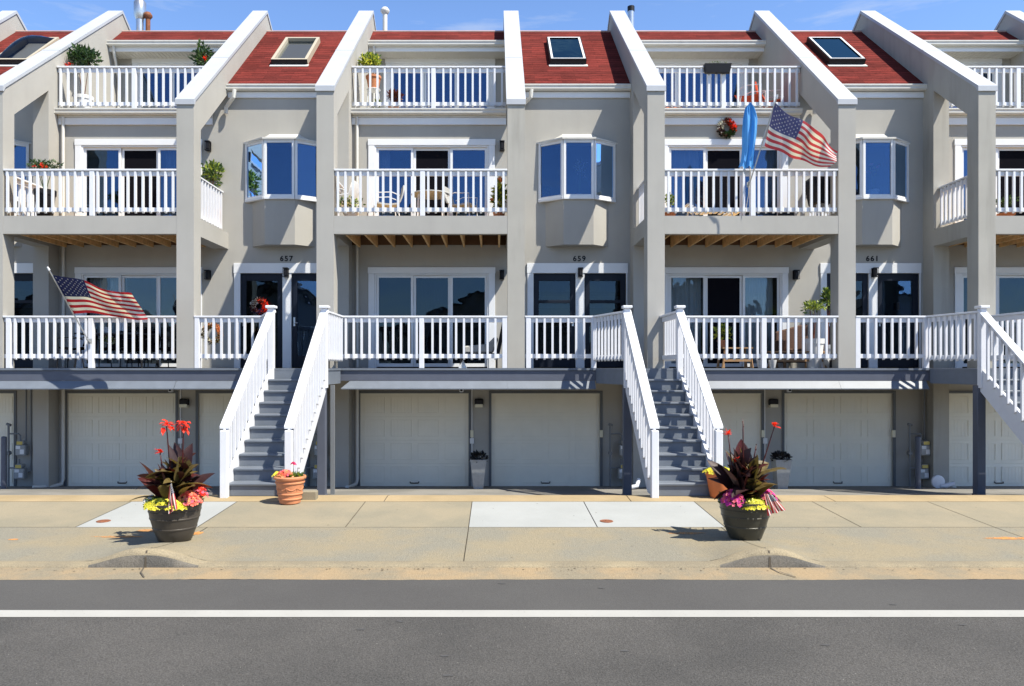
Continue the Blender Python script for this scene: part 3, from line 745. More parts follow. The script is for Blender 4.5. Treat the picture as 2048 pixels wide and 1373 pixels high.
ENTRY = dict(dx0=-5.89, dx1=-3.63)
def townhouse(i, label, spec):
    ox = 6.62 * i
    H = empty('townhouse', (ox - 3.0, 16.0, -.7), label, 'house', 'row of attached grey stucco townhouses')
    xA, xB, xC = ox - 6.37, ox - 3.57, ox + .25        # fin A left, fin B left, next fin A left
    aR, bR = xA + .345, xB + .345
    # walls
    S1 = (ox - 2.86, ox - .0); 
    mb = MB()
    gx = [(ox - 3.05, ox - .60), (ox - .08, ox + 2.37)]
    g_prev = (ox - .08 - 6.62, ox + 2.37 - 6.62)
    dxa = (ox + ENTRY['dx0'] + .14, ox + ENTRY['dx1'] - .03)
    bayx = ox - 4.77
    # entry bay wall
    wall(mb, aR, xB, Z1 - .4, 8.35, YW, [(dxa[0], dxa[1], Z1, 4.125), (bayx - .80, bayx + .80, 5.74, 7.06)])
    mb.build('wall', STUCCO, H); mb = MB()
    wall(mb, bR, xC, Z1 - .4, 7.62, YW, [(S1[0] + .13, S1[1] - .13, Z1, 4.13), (S1[0] + .13, S1[1] - .13, Z2, 7.02)])
    mb.build('wall', STUCCO, H); mb = MB()
    # garage level runs under fin A: it is cut at the party wall B stubs
    wall(mb, bR, xB + 6.62, -.75, Z1 - .401, YW + .0, [(gx[0][0], gx[0][1], -.75, 1.41), (gx[1][0], gx[1][1], -.75, 1.41)], th=.1) 
    mb.build('wall', STUCCO, H); mb = MB()
    # third floor wall
    Y3 = 19.62
    wall(mb, bR, xC, Z3, 10.12, Y3, [(S1[0] + .1, S1[1] - .1, Z3, 9.95)])
    W_ = mb.build('wall', STUCCO, H)
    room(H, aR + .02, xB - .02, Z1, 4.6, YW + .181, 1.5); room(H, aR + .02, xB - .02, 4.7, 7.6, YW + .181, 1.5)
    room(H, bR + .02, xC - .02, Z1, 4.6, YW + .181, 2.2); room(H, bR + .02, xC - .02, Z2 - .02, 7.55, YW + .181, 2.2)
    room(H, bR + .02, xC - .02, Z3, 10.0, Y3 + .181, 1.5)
    # party walls
    party_wall(H, xA, 'A', spec.get('mA')); party_wall(H, xB, 'B', spec.get('mB'))
    if spec.get('last'): party_wall(H, xC, 'A')
    # roofs
    def roof_prism(mb, x0, x1, y0):
        z0 = roofz(y0); z1 = roofz(19.8); t = .10
        mb.prism([(y0, z0 - t), (19.8, z1 - t), (22.2, z1 - 1.9 - t), (22.2, z1 - 1.9), (19.8, z1), (y0, z0)], 'x', x0, x1)
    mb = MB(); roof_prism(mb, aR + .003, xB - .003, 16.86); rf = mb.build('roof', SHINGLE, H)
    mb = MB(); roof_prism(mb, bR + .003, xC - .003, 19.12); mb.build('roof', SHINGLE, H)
    for a, b in ((aR, xB), (bR, xC)):
        mb = MB(); mb.tube([(a + .01, 19.8, roofz(19.8) - .005), (b - .01, 19.8, roofz(19.8) - .005)], .035, 8); mb.build('ridge_cap', RIDGE, H)
    # eaves, gutters
    gutter(H, aR + .004, xB - .004, 16.90, 8.34)
    mb = MB(); mb.box(aR + .003, xB - .003, 16.905, YW - .004, 8.08, 8.21); mb.build('fascia', TRIM, H)
    g3y = 19.08
    gutter(H, bR + .004, xC - .004, g3y + .05, 10.29)
    mb = MB(); mb.box(bR + .003, xC - .003, g3y + .055, g3y + .09, 10.06, 10.19)
    z_s = 10.06; n = int((xC - bR) / .10)
    mb.build('fascia', TRIM, H)
    mb = MB()
    mb.box(bR + .003, xC - .003, g3y + .091, Y3 - .002, z_s + .012, z_s + .03)
    for k in range(n): 
        x = bR + .02 + (xC - bR - .04) * k / n; mb.box(x, x + .055, g3y + .092, Y3 - .003, z_s, z_s + .013)
    mb.build('soffit', GUTTER, H)
    downspout(H, [(bR + .14, g3y + .0, 10.18), (bR + .14, g3y + .02, 10.02), (bR + .08, 19.35, 9.75), (bR + .08, 19.45, 9.5), (bR + .08, 19.45, Z3 + .1)])
    # third-floor balcony
    mb = MB(); mb.box(bR + .003, xC - .003, YW - .07, Y3 - .003, Z3 - .17, Z3 - .001); mb.build('balcony_floor', GUTTER, H)
    gutter(H, bR + .004 - (.0), xC - .004, YW - .075, Z3 - .01)
    mb = MB(); mb.box(bR + .003, xC - .003, YW - .05, YW - .003, Z3 - .33, Z3 - .175); mb.build('fascia', TRIM, H)
    railing(H, (bR + .01, YW - .06), (xC - .01, YW - .06), Z3, h=.96, gap=.08, posts=spec.get('p3', (.5,)), spacing=.162, name='upper_railing')
    slider(H, S1[0], S1[1], Z3, 10.07, Y3, GLASS, casing=.12, curt=spec.get('c3', ()))
    # second-floor balcony
    mb = MB(); mb.box(bR + .002, xC - .002, YF + .004, YF + .14, 4.67, Z2); mb.build('balcony_beam', spec.get('beam', STUCCO), H)
    mb = MB(); mb.box(bR + .003, xC - .003, YF + .142, YW - .003, Z2 - .05, Z2 - .012); bf = mb.build('balcony_floor', WOOD, H)
    nj = 9
    for k in range(nj):
        x = bR + .18 + (xC - bR - .34) * k / (nj - 1)
        mb = MB(); mb.box(x - .02, x + .02, YF + .145, YW - .06, 4.70, Z2 - .051); mb.build('joist', WOOD, bf)
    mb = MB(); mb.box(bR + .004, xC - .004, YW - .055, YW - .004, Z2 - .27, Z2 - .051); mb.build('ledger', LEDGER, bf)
    railing(H, (bR + .004, YF + .07), (xC - .004, YF + .07), Z2, h=.94, gap=.09, posts=(.51,), spacing=.154)
    for fx, sgn in ((xB, 1), (xC, -1)):     # side rails inside the fin openings
        yb = 16.54 if fx == xB else YW
        railing(H, (fx + .17, 15.37), (fx + .17, yb - .01), Z2, h=.94, gap=.09, spacing=.15, out=(-sgn, 0), name='side_railing')
    slider(H, S1[0], S1[1], Z2, 7.15, YW, GLASS, curt=spec.get('c2', ()), screen=spec.get('s2', 1))
    slider(H, S1[0], S1[1], Z1, 4.26, YW, spec.get('g1', GLASSL), curt=spec.get('c1', ()), screen=spec.get('s1'))
    wall_lamp(H, ox + .16, YW, 6.98); wall_lamp(H, ox + .155, YW, 4.08)
    # bay window and entry doors
    bay_window(H, bayx, None)
    mb = MB(); a, b = ox + ENTRY['dx0'], ox + ENTRY['dx1']; mid = (a + b) / 2 + .0
    zt = 4.11
    mb.box(a, a + .14, YW - .028, YW + .02, Z1 + .001, zt + .012); mb.box(b - .03, b, YW - .028, YW + .02, Z1 + .001, zt + .012); mb.box(a - .01, b + .01, YW - .032, YW + .02, zt + .013, zt + .24)
    mb.box(mid - .04, mid + .16, YW - .02, YW + .06, Z1 + .001, zt + .012)
    mb.build('door_casing', TRIM, H, bevel=.004)
    k1, k2 = spec.get('doors', (2, 2))
    entry_door(H, a + .142, mid - .042, k1); entry_door(H, mid + .162, b - .032, k2)
    wall_lamp(H, mid + .06, YW - .02, 4.13)
    if spec.get('num'): text_mesh(H, spec['num'], mid + .045, YW - .004, 4.40, .165, BLACK, 'house_number')
    if spec.get('vent'):
        mb = MB(); mb.lathe((0, 0, 0), [(.055, 0), (.055, .02), (.04, .028), (.001, .028)], 20)
        mb.v = [(x + ox - 3.72, YW - z, y + 4.66) for x, y, z in mb.v]; mb.build('dryer_vent', BLACK, H)
    if spec.get('bell'):
        mb = MB(); mb.box(ox - 3.59 + .04 - .02, ox - 3.59 + .04 + .05, YW - .42, YW - .41, 3.33, 3.5)
    # skylight
    skylight(H, ox - 5.31 + .0, ox - 4.45, spec.get('sky', 'black'))
    # downspouts
    x = bR + .12
    downspout(H, [(x, YW - .06, 7.64), (x, YW - .06, Z2 + .02)]); 
    downspout(H, [(x, YW - .06, 4.75), (x, YW - .06, Z1 + .01)])
    downspout(H, [(x, YW - .06, Z1 - .1), (x, YW - .06, -.52), (x - .02, YW - .09, -.62), (x - .12, YW - .30, -.66), (x - (.35 if i == -1 else .12), YW - (.6), -.615)], w=.042)
    ax = aR + .10
    downspout(H, [(ax + .12, 16.71, 8.19), (ax + .10, 16.71, 8.02), (ax - .02, 16.80, 7.93), (ax - .12, 16.86, 7.84), (ax - .13, 16.87, 7.70)], w=.045)
    # deck
    d0, d1 = xA, xC
    mb = MB(); nb = 13
    for k in range(nb):
        y0 = YF - .03 + (YW - YF + .02) * k / nb; mb.box(xA, xC, y0, y0 + (YW - YF + .02) / nb - .006, Z1 - .04, Z1)
    dk = mb.build('deck', DECKGREY, H)
    mb = MB(); mb.box(xA, xC, YF + .002, YF + .045, Z1 - .25, Z1 - .041); mb.build('fascia_board', DECKDARK, dk)
    mb = MB(); mb.box(xA, xC, YF + .05, YW - .01, Z1 - .24, Z1 - .20); mb.build('under_deck_panel', SUBDECK, dk)
    return H, dict(ox=ox, xA=xA, xB=xB, xC=xC, aR=aR, bR=bR)
# ---------------------------------------------------------------- level-one rails, landings, stairs
YL = 13.64; YB = 11.36; ZB = .052
def ground_post(parent, x, y, ztop, w=.075, m=None):
    mb = MB(); z = gz(x, y); mb.box(x - w, x + w, y - w, y + w, z - .02, ztop); mb.box(x - w - .012, x + w + .012, y - w - .012, y + w + .012, z - .01, z + .02)
    return mb.build('support_post', m or DECKDARK, parent, bevel=.006)
def stairs(H, cxl, nl, nr):
    """cxl: plan x where the left landing rail leaves the deck edge; nl/nr: newel x"""
    xl, xr = nl + .03, nr - .03
    # landing
    mb = MB(); poly = [(cxl, YF - .031), (nl - .03, YL), (nr + .03, YL), (nr + .03, YF - .031)]
    mb.prism(poly, 'z', Z1 - .04, Z1 - .001); ld = mb.build('landing', DECKGREY, H)
    mb = MB(); q = [(cxl + .01, YF - .035), (nl - .0, YL + .03), (nr + .0, YL + .03), (nr + .0, YF - .035)]
    for a, b in zip(q, q[1:]): mb.seg((*a, Z1), (*b, Z1), .035, -.30, -.041)
    mb.build('fascia_board', DECKGREY, ld)
    # flight
    n = 10; rise = (Z1 - ZB) / n; run = (YL - YB) / (n - 1)
    st = MB()
    for s_, x in ((-1, nl), (1, nr)):     # white skirt boards
        y1 = YB - .02
        st.prism([(YL + .02, Z1 - .42), (YL + .02, Z1 + .02), (y1, ZB + rise + .03), (y1, ZB), (y1 + .36, ZB)], 'x', x - .022, x + .022)
    flight = st.build('staircase', WHITE, H)
    for k in range(n):
        yk = YL - run * (k - 0) + .0     # front edge of tread k (k=0 is the landing)
        z = Z1 - rise * k
        if k > 0:
            mb = MB(); mb.box(xl, xr, yk - .028, yk + run, z - .036, z); mb.build('tread', DECKGREY, flight, bevel=.006)
        mb = MB(); mb.box(xl, xr, yk + .002, yk + .022, z - rise + .001, z - .037); mb.build('riser', DECKGREY, flight)
    # stair rails
    for x, ox_ in ((nl, -1), (nr, 1)):
        a = Vector((x, YL + .02, Z1 + 1.07)); b = Vector((x, YB - .08, ZB + 1.06))
        mb = MB(); mb.seg(a, b, .15, -.04, 0); mb.seg(a, b, .038, -.15, -.041)
        sr = mb.build('stair_railing', WHITE, H, bevel=.005)
        mb = MB(); w = .055
        mb.box(x - w, x + w, YL - .05, YL + .06, Z1 - .36, Z1 + 1.09); mb.box(x - .085, x + .085, YL - .09, YL + .10, Z1 + 1.091, Z1 + 1.14); mb.build('newel_post', WHITE, sr, bevel=.008)
        mb = MB(); zb_ = gz(x, YB - .06); mb.box(x - w, x + w, YB - .13, YB - .02, zb_ - .01, ZB + 1.0); mb.build('newel_post', WHITE, sr, bevel=.008)
        nb = 12
        for k in range(nb):
            t = (k + .6) / nb; y = (YL - .12) + ((YB + .06) - (YL - .12)) * t
            zt = a.z + (b.z - a.z) * ((a.y - y) / (a.y - b.y)) - .05
            zs = Z1 - (YL - y) / run * rise * 1.0 - .03
            baluster(sr, (x + ox_ * .044, y, zs - .02), None, 0, round(zt - zs + .0, 2))
    # landing rails
    railing(H, (cxl, YF + .02), (nl, YL + .05), Z1, h=1.05, gap=.17, spacing=.155, out=(-.9, -.3), name='landing_railing')
    railing(H, (nr, YF + .02), (nr, YL + .05), Z1, h=1.05, gap=.17, spacing=.155, out=(1, 0), name='landing_railing')
def skirt(H, x0, x1, cut0=0, cut1=0):
    """sloping drip board hung below the deck edge; lit on its upper face"""
    mb = MB(); ya, yb = YF - .004, YF - .12; za, zb = Z1 - .255, Z1 - .40
    mb.v += [(x0 + cut0, ya, za), (x1 - cut1, ya, za), (x1, yb, zb), (x0, yb, zb), (x0, yb, zb - .018), (x1, yb, zb - .018), (x1 - cut1, ya, za - .03), (x0 + cut0, ya, za - .03)]
    for f in ((3,2,1,0),(4,5,2,3),(7,6,5,4),(0,1,6,7),(0,7,4,3),(1,2,5,6)): mb.f.append(f); mb.m.append(0)
    return mb.build('drip_board', DECKGREY, H)

H0, d0 = townhouse(-1, 'leftmost grey townhouse, cut by the photo edge, with a flag on its porch rail', dict(sky='dome', c2=((.62, .78),), c1=((.02, .16), (.2, .34), (.86, .98)), s2=1, g1=GLASSL, p3=(.5,)))
H1, d1 = townhouse(0, 'grey townhouse numbered 657 with a tan framed skylight', dict(num='657', sky='tan', c2=((.02, .12),), s2=1, c1=((.36, .64),), g1=GLASSD, vent=1, doors=(1, 3), p3=(.53,)))
H2, d2 = townhouse(1, 'grey townhouse numbered 659 with two blue black doors and a wreath', dict(num='659', sky='black', c2=((.0, .30), (.80, 1.0)), s2=1, s1=1, c1=((.02, .32), (.70, .96)), g1=GLASSL, doors=(2, 2), p3=(.5,), mA=STUCCO2))
H3, d3 = townhouse(2, 'rightmost grey townhouse numbered 661, cut by the photo edge', dict(num='661', sky='black', c2=((.0, .18),), s2=1, c1=((.0, .25),), g1=GLASSD, doors=(1, 3), last=True, mB=STUCCO2, p3=(.5,)))

# garages: two per house
for H, d in ((H0, d0), (H1, d1), (H2, d2), (H3, d3)):
    ox = d['ox']; garage(H, ox - 3.05, ox - .60); garage(H, ox - .08, ox + 2.37)
# extra garage left of the first house
def rail1(H, x0, x1, posts=(.5,), **k): return railing(H, (x0, YF + .06), (x1, YF + .06), Z1, h=1.05, gap=.20, posts=posts, spacing=.155, **k)
# house 655
rail1(H0, d0['bR'] + .004, d0['xC'] - .004, posts=(.03, .505))
mb = MB(); wall(mb, -15.0, -10.195, -.75, Z1 - .401, YW, [(-13.32, -10.87, -.75, 1.41)], th=.1); mb.build('wall', STUCCO, H0); garage(H0, -13.32, -10.87)
# 657
rail1(H1, d1['aR'] + .004, -4.62, posts=(.04,)); rail1(H1, d1['bR'] + .004, d1['xC'] - .004, posts=(.505, .985))
stairs(H1, -4.62, -4.07, -3.10)
# 659
rail1(H2, d2['aR'] + .004, 2.02, posts=(.05, .97)); rail1(H2, d2['bR'] + .25, d2['xC'] - .004, posts=(.54,))
stairs(H2, 2.02, 2.40, 3.36)
# 661
rail1(H3, d3['aR'] + .004, 8.68, posts=(.03, .97)); rail1(H3, d3['bR'] + .25, d3['xC'] - .004, posts=(.5,))
stairs(H3, 8.68, 8.86, 9.86)
for H, x in ((H1, -3.17), (H2, 2.42), (H3, 8.87), (H3, 9.86)):
    ground_post(H, x, YL + .10, Z1 - .31)
mb = MB(); mb.box(-3.06, -2.99, YL + .3, YL + .37, gz(-3, YL + .3) - .02, Z1 - .31); mb.build('support_post', PIPEGREY, H1)
skirt(H0, -11.0, -6.38); skirt(H1, -6.37, -4.60, 0, .16); skirt(H1, -3.06, .249, .16, 0); skirt(H2, .251, 2.0, 0, .0); skirt(H2, 3.40, 6.868, .1, 0); skirt(H3, 6.872, 8.62); skirt(H3, 9.95, 13.4)
# pipes, garage lights, cameras, conduit
for H, xg in ((H0, -7.02 + .02), (H1, -.36), (H2, 6.27)):
    z = 1.12
    mb = MB(); mb.box(xg - .10, xg + .10, YW - .11, YW - .001, z + .02, z + .17)
    gl = mb.build('garage_light', BLACK, H, bevel=.02)
    mb = MB(); mb.prism([(YW - .135, z - .02), (YW - .001, z - .03), (YW - .001, z + .018), (YW - .125, z + .05)], 'x', xg - .085, xg + .085); mb.build('lamp_glass', LAMPGLASS, gl)
for H, px in ((H0, 342), (H1, 923), (H2, 1578)):
    p = W(px, 777, YW - .10); z = Z1 - .41
    mb = MB(); mb.box(p.x - .05, p.x + .05, p.y - .05, p.y + .05, z - .13, z - .02)
    sc_ = mb.build('security_camera', PLASTICW, H, bevel=.02)
    mb = MB(); mb.lathe((0, 0, 0), [(.028, 0), (.028, .012), (.001, .016)], 16); mb.v = [(p.x + a, p.y - .05 - c, z - .08 + b) for a, b, c in mb.v]; mb.build('lens', BLACK, sc_)
for H, px in ((H1, 944), (H2, 1529), (H0, 362)):
    x = W(px, 900, YW).x
    mb = MB(); mb.tube([(x, YW - .02, 1.5), (x, YW - .02, -.15)], .012, 8); mb.box(x - .045, x + .045, YW - .06, YW - .002, .28, .40)
    mb.build('conduit', TRIM, H)
for H, x in ((H1, -.52), (H2, 2.40), (H2, 6.05), (H3, 9.0)):
    mb = MB(); mb.box(x - .035, x + .035, YW - .035, YW - .002, .42, .58); mb.build('keypad', LAMPGLASS, H)
mb = MB(); mb.box(9.06, 9.11, YW - .06, YW - .005, 3.30, 3.46); mb.build('doorbell', BLACK, H3)

# ---------------------------------------------------------------- meters
def gas_meters(px, label):
    x = W(px, 900, YW - .2).x; y = YW - .22; zg = gz(x, y)
    r = empty('gas_meter', (x, y, zg), label, 'gas meter', 'gas meters beside the garages')
    mb = MB(); mb.tube([(x - .22, y, zg), (x - .22, y, zg + 1.30), (x - .22, y - .005, zg + 1.38)], .022, 8)
    mb.tube([(x - .22, y, zg + 1.18), (x + .0, y, zg + 1.18), (x + .04, y, zg + 1.14), (x + .05, y, zg + .92)], .018, 8)
    mb.tube([(x + .02, y, zg + .62), (x + .02, y, zg + .40)], .018, 8); mb.tube([(x + .14, y + .05, zg + 2.2), (x + .14, y + .05, zg + .9)], .02, 8)
    mb.tube([(x + .25, y + .05, zg + 2.2), (x + .25, y + .05, zg + .35), (x + .19, y + .05, zg + .32)], .02, 8)
    mb.tube([(x - .22, y, zg + .42), (x + .0, y, zg + .42)], .018, 8)
    mb.tube([(x - .26, y, zg + 1.40), (x - .17, y, zg + 1.37)], .03, 8); mb.tube([(x - .22, y - .05, zg + .75), (x - .22, y + .05, zg + .75)], .045, 10)
    mb.build('pipework', PIPEGREY, r, smooth=True)
    for k, (dx, dz) in enumerate(((.09, .70), (.06, .18))):
        mb = MB(); a, b = x + dx - .11, x + dx + .11; z = zg + dz
        mb.box(a, b, y - .09, y + .07, z, z + .24); mb.box(a + .04, b - .03, y - .11, y + .05, z + .242, z + .33)
        body = mb.build('meter_body', METERG, r, bevel=.018)
        mb = MB(); mb.box(a + .02, a + .12, y - .096, y - .092, z + .15, z + .22); mb.box(a + .11, b - .02, y - .096, y - .092, z + .04, z + .14); mb.build('label_plate', PAPER, body)
        mb = MB(); mb.box(a + .05, b - .04, y - .116, y - .112, z + .25, z + .32); mb.build('dial', YELLOWTAG, body)
gas_meters(38, 'grey gas meter pair left of the downspout at the left photo edge')
gas_meters(632, 'grey gas meter pair half hidden behind the left staircase')
gas_meters(1240, 'grey gas meter pair behind the post of the middle staircase')
gas_meters(1838, 'grey gas meter pair right of the rightmost full garage door')
mb = MB()
for px in (8, 1836):
    mb = MB(); x = W(px, 900, 15.9).x; z = gz(x, 15.9)
    mb.tube([(x, 15.9, z), (x, 15.9, z + 1.08)], .055, 14); mb.lathe((x, 15.9, z + 1.08), [(.055, 0), (.045, .025), (.001, .035)], 14)
    tag(mb.build('bollard', DECKDARK, origin=(x, 15.9, z), smooth=True), 'dark steel bollard guarding the gas meters at the ' + ('left photo edge' if px < 100 else 'right, beside the white drain pipe'), 'bollard', 'bollards by the gas meters')
# white drain dish and elbow on the ground
x, y = W(1874, 970, 16.1).x, 16.1; z = gz(x, y)
r = empty('drain_pipe', (x, y, z), 'white round drain fitting with a short elbow lying by the right garage', 'drain pipe')
mb = MB(); n0 = len(mb.v); mb.lathe((0, 0, 0), [(.13, 0), (.14, .01), (.14, .05), (.12, .06), (.001, .05)], 26)
mb.v = [(x + a, y - c, z + .145 + b) for a, b, c in mb.v]; mb.build('dish', PLASTICW, r, smooth=True)
mb = MB(); mb.tube([(x + .05, y - .03, z + .06), (x + .16, y - .06, z + .06), (x + .24, y - .06, z + .09), (x + .33, y - .07, z + .11)], .05, 12); mb.build('elbow', PLASTICW, r, smooth=True)
x = W(1272, 985, 15.6).x; mb = MB(); mb.tube([(x - .10, 15.6, gz(x, 15.6) + .05), (x + .02, 15.62, gz(x, 15.6) + .07), (x + .08, 15.7, gz(x, 15.6) + .2)], .045, 10)
tag(mb.build('drain_elbow', PLASTICW, origin=(x, 15.6, gz(x, 15.6)), smooth=True), 'short white drain elbow on the ground behind the middle staircase', 'drain pipe')

# ---------------------------------------------------------------- roof flues
def flue(x, y, h, r, label, m, cap='cone', base=True, z0=None):
    z = roofz(19.8) - .86 * (y - 19.8) if z0 is None else z0
    o = empty('roof_flue', (x, y, z), label, 'chimney flue', 'metal flues on the roof ridge')
    mb = MB(); mb.tube([(x, y, z - .1), (x, y, z + h)], r, 16)
    if base: mb.lathe((x, y, z), [(r * 2.0, -.1), (r * 1.6, .06), (r * 1.02, .14)], 18)
    mb.build('pipe', m, o, smooth=True)
    mb = MB()
    if cap == 'cone': mb.lathe((x, y, z + h + .03), [(r * 1.05, -.09), (r * 1.9, -.02), (r * 1.9, .02), (r * 1.1, .09), (.002, .11)], 18)
    elif cap == 'drum': mb.lathe((x, y, z + h - .03), [(r * 1.05, -.12), (r * 1.55, .0), (r * 1.55, .34), (r * 1.2, .40), (.002, .40)], 18)
    else: mb.lathe((x, y, z + h - .03), [(r * 1.12, -.05), (r * 1.12, .08), (.002, .09)], 18)
    mb.build('cap', m if cap != 'band' else BLACK, o, smooth=True)
y = 20.3
flue(W(280, 40, y).x, y, 1.12, .10, 'tall silver flue with a drum cowl on the left house ridge', STEEL, 'drum')
flue(W(296, 40, y).x, y, 1.05, .06, 'short rust brown flue with a dark cap beside the silver one', RUST, 'cone')
flue(W(770, 40, y).x, y, 1.18, .065, 'cream flue with a round side cowl above the number 657 house', GUTTER, 'cone')
flue(W(1262, 40, y).x, y, 1.28, .085, 'plain steel flue with black band beside the coping of house 659', STEEL, 'band')
flue(W(1746, 5, y + .6).x, y + .6, 1.4, .05, 'thin rusty pipe rising behind the crest of house 661', RUST, 'band', base=False)

# ---------------------------------------------------------------- houses across the street (mirrored in the low windows)
for k, (x, w, h, col) in enumerate(((-34, 14, 7.8, 0), (-17, 13, 8.6, 0), (-1, 14, 7.6, 0), (15, 13, 8.8, 0), (31, 14, 8.0, 0))):
    y = -24
    r = empty('opposite_house', (x, y, -.1), 'grey gabled house across the street, mirrored in the porch windows, ' + ['leftmost', 'second from left', 'middle one', 'second from right', 'rightmost'][k] + ' of five', 'house')
    mb = MB(); mb.prism([(x - w/2, -.1), (x + w/2, -.1), (x + w/2, h * .62), (x, h), (x - w/2, h * .62)], 'y', y - 9, y); mb.build('wall', OPPW, r)
    mb = MB(); mb.prism([(x - w/2 - .4, h * .62 - .27), (x, h + .02), (x + w/2 + .4, h * .62 - .27), (x + w/2 + .4, h * .62 - .02), (x, h + .27), (x - w/2 - .4, h * .62 - .02)], 'y', y - 9.3, y + .4); mb.build('roof', OPPR, r)
    for c in (-.28, .28):
        for z in (.9, 3.2):
            mb = MB(); mb.box(x + c * w - .6, x + c * w + .6, y, y + .05, z, z + 1.3); mb.build('window', BLIND, r)
# ---------------------------------------------------------------- plants
def basis(d):
    d = Vector(d).normalized(); u = d.cross(Vector((0, 0, 1)))
    if u.length < 1e-3: u = Vector((1, 0, 0))
    u.normalize(); return d, u, u.cross(d)
def leaf(mb, p, d, L, w, droop, mi=0, r_=rng, fold=.25, n=6, roll=0.0):
    """blade that starts at p, leaves in direction d and bends down; two halves folded along the midrib"""
    d, u, v = basis(d); pos = Vector(p); k = len(mb.v)
    if roll: u = (Matrix.Rotation(roll, 3, d) @ u); v = u.cross(d)
    sw = r_.uniform(-.28, .28); tw = r_.uniform(-.5, .5)
    for i in range(n + 1):
        t = i / n; ww = w * (math.sin(math.pi * min(1, t ** .75 * .97 + .03)) ** .8) * .5
        mb.v += [tuple(pos - u * ww + v * ww * fold), tuple(pos), tuple(pos + u * ww + v * ww * fold)]
        d = (d + Vector((0, 0, -droop / n)) + u * sw * (1.5 / n)).normalized(); u = Matrix.Rotation(tw / n, 3, d) @ u; u = (u - d * u.dot(d)).normalized(); v = u.cross(d); pos = pos + d * (L / n)
    for i in range(n):
        a = k + i * 3
        mb.f += [(a, a+1, a+4, a+3), (a+1, a+2, a+5, a+4)]; mb.m += [mi, mi]
def leaflet(mb, p, d, L, w, mi, r_):
    d, u, v = basis(d); a = r_.uniform(0, 6.28); q = u * math.cos(a) + v * math.sin(a); nrm = d.cross(q)
    p = Vector(p); m_ = p + d * L * .45 + nrm * L * .10
    mb.face([p, m_ - q * w * .5, p + d * L], mi); mb.face([p, p + d * L, m_ + q * w * .5], mi)
def clump(mb, c, rad, n, L, w, mats_, r_, up=.4, shell=.55):
    for _ in range(n):
        while True:
            q = Vector((r_.uniform(-1, 1), r_.uniform(-1, 1), r_.uniform(-1, 1)))
            if shell < q.length <= 1: break
        if math.sin(q.x * 5.1 + c[0] * 9) + math.sin(q.z * 4.3 + c[0] * 5) + math.sin(q.y * 4.7) < -1.1: continue
        p = Vector(c) + Vector((q.x * rad[0], q.y * rad[1], q.z * rad[2]))
        d = (q + Vector((r_.uniform(-.7, .7), r_.uniform(-.7, .7), up + r_.uniform(-.5, .5)))).normalized()
        s = r_.uniform(.7, 1.25); leaflet(mb, p, d, L * s, w * s, r_.randrange(mats_) if isinstance(mats_, int) else r_.choice(mats_), r_)
def blossom(mb, p, r, mats_, r_, n=5, face=None):
    """small open flower: five cupped petals"""
    d = Vector(face if face is not None else (r_.uniform(-.8, .8), r_.uniform(-1, .3), r_.uniform(.2, 1))).normalized(); d, u, v = basis(d); p = Vector(p)
    mi = r_.choice(mats_); a0 = r_.uniform(0, 6.28)
    for j in range(n):
        a = a0 + 2 * math.pi * j / n; q = u * math.cos(a) + v * math.sin(a); s = d.cross(q)
        mb.face([p, p + q * r * .6 - s * r * .42 + d * r * .25, p + q * r + d * r * .35, p + q * r * .6 + s * r * .42 + d * r * .25], mi)
def mound(mb, c, rad, n, r, mats_, r_):
    for _ in range(n):
        a = r_.uniform(0, 6.28); t = r_.uniform(0, 1) ** .6; h = math.sqrt(max(0, 1 - t * t * .95))
        p = (c[0] + rad[0] * t * math.cos(a), c[1] + rad[1] * t * math.sin(a), c[2] + rad[2] * h * r_.uniform(.8, 1.1))
        f = (math.cos(a) * t + r_.uniform(-.3, .3), math.sin(a) * t + r_.uniform(-.3, .3) - .25, .5 + h * .5)
        blossom(mb, p, r * r_.uniform(.75, 1.25), mats_, r_, face=f)

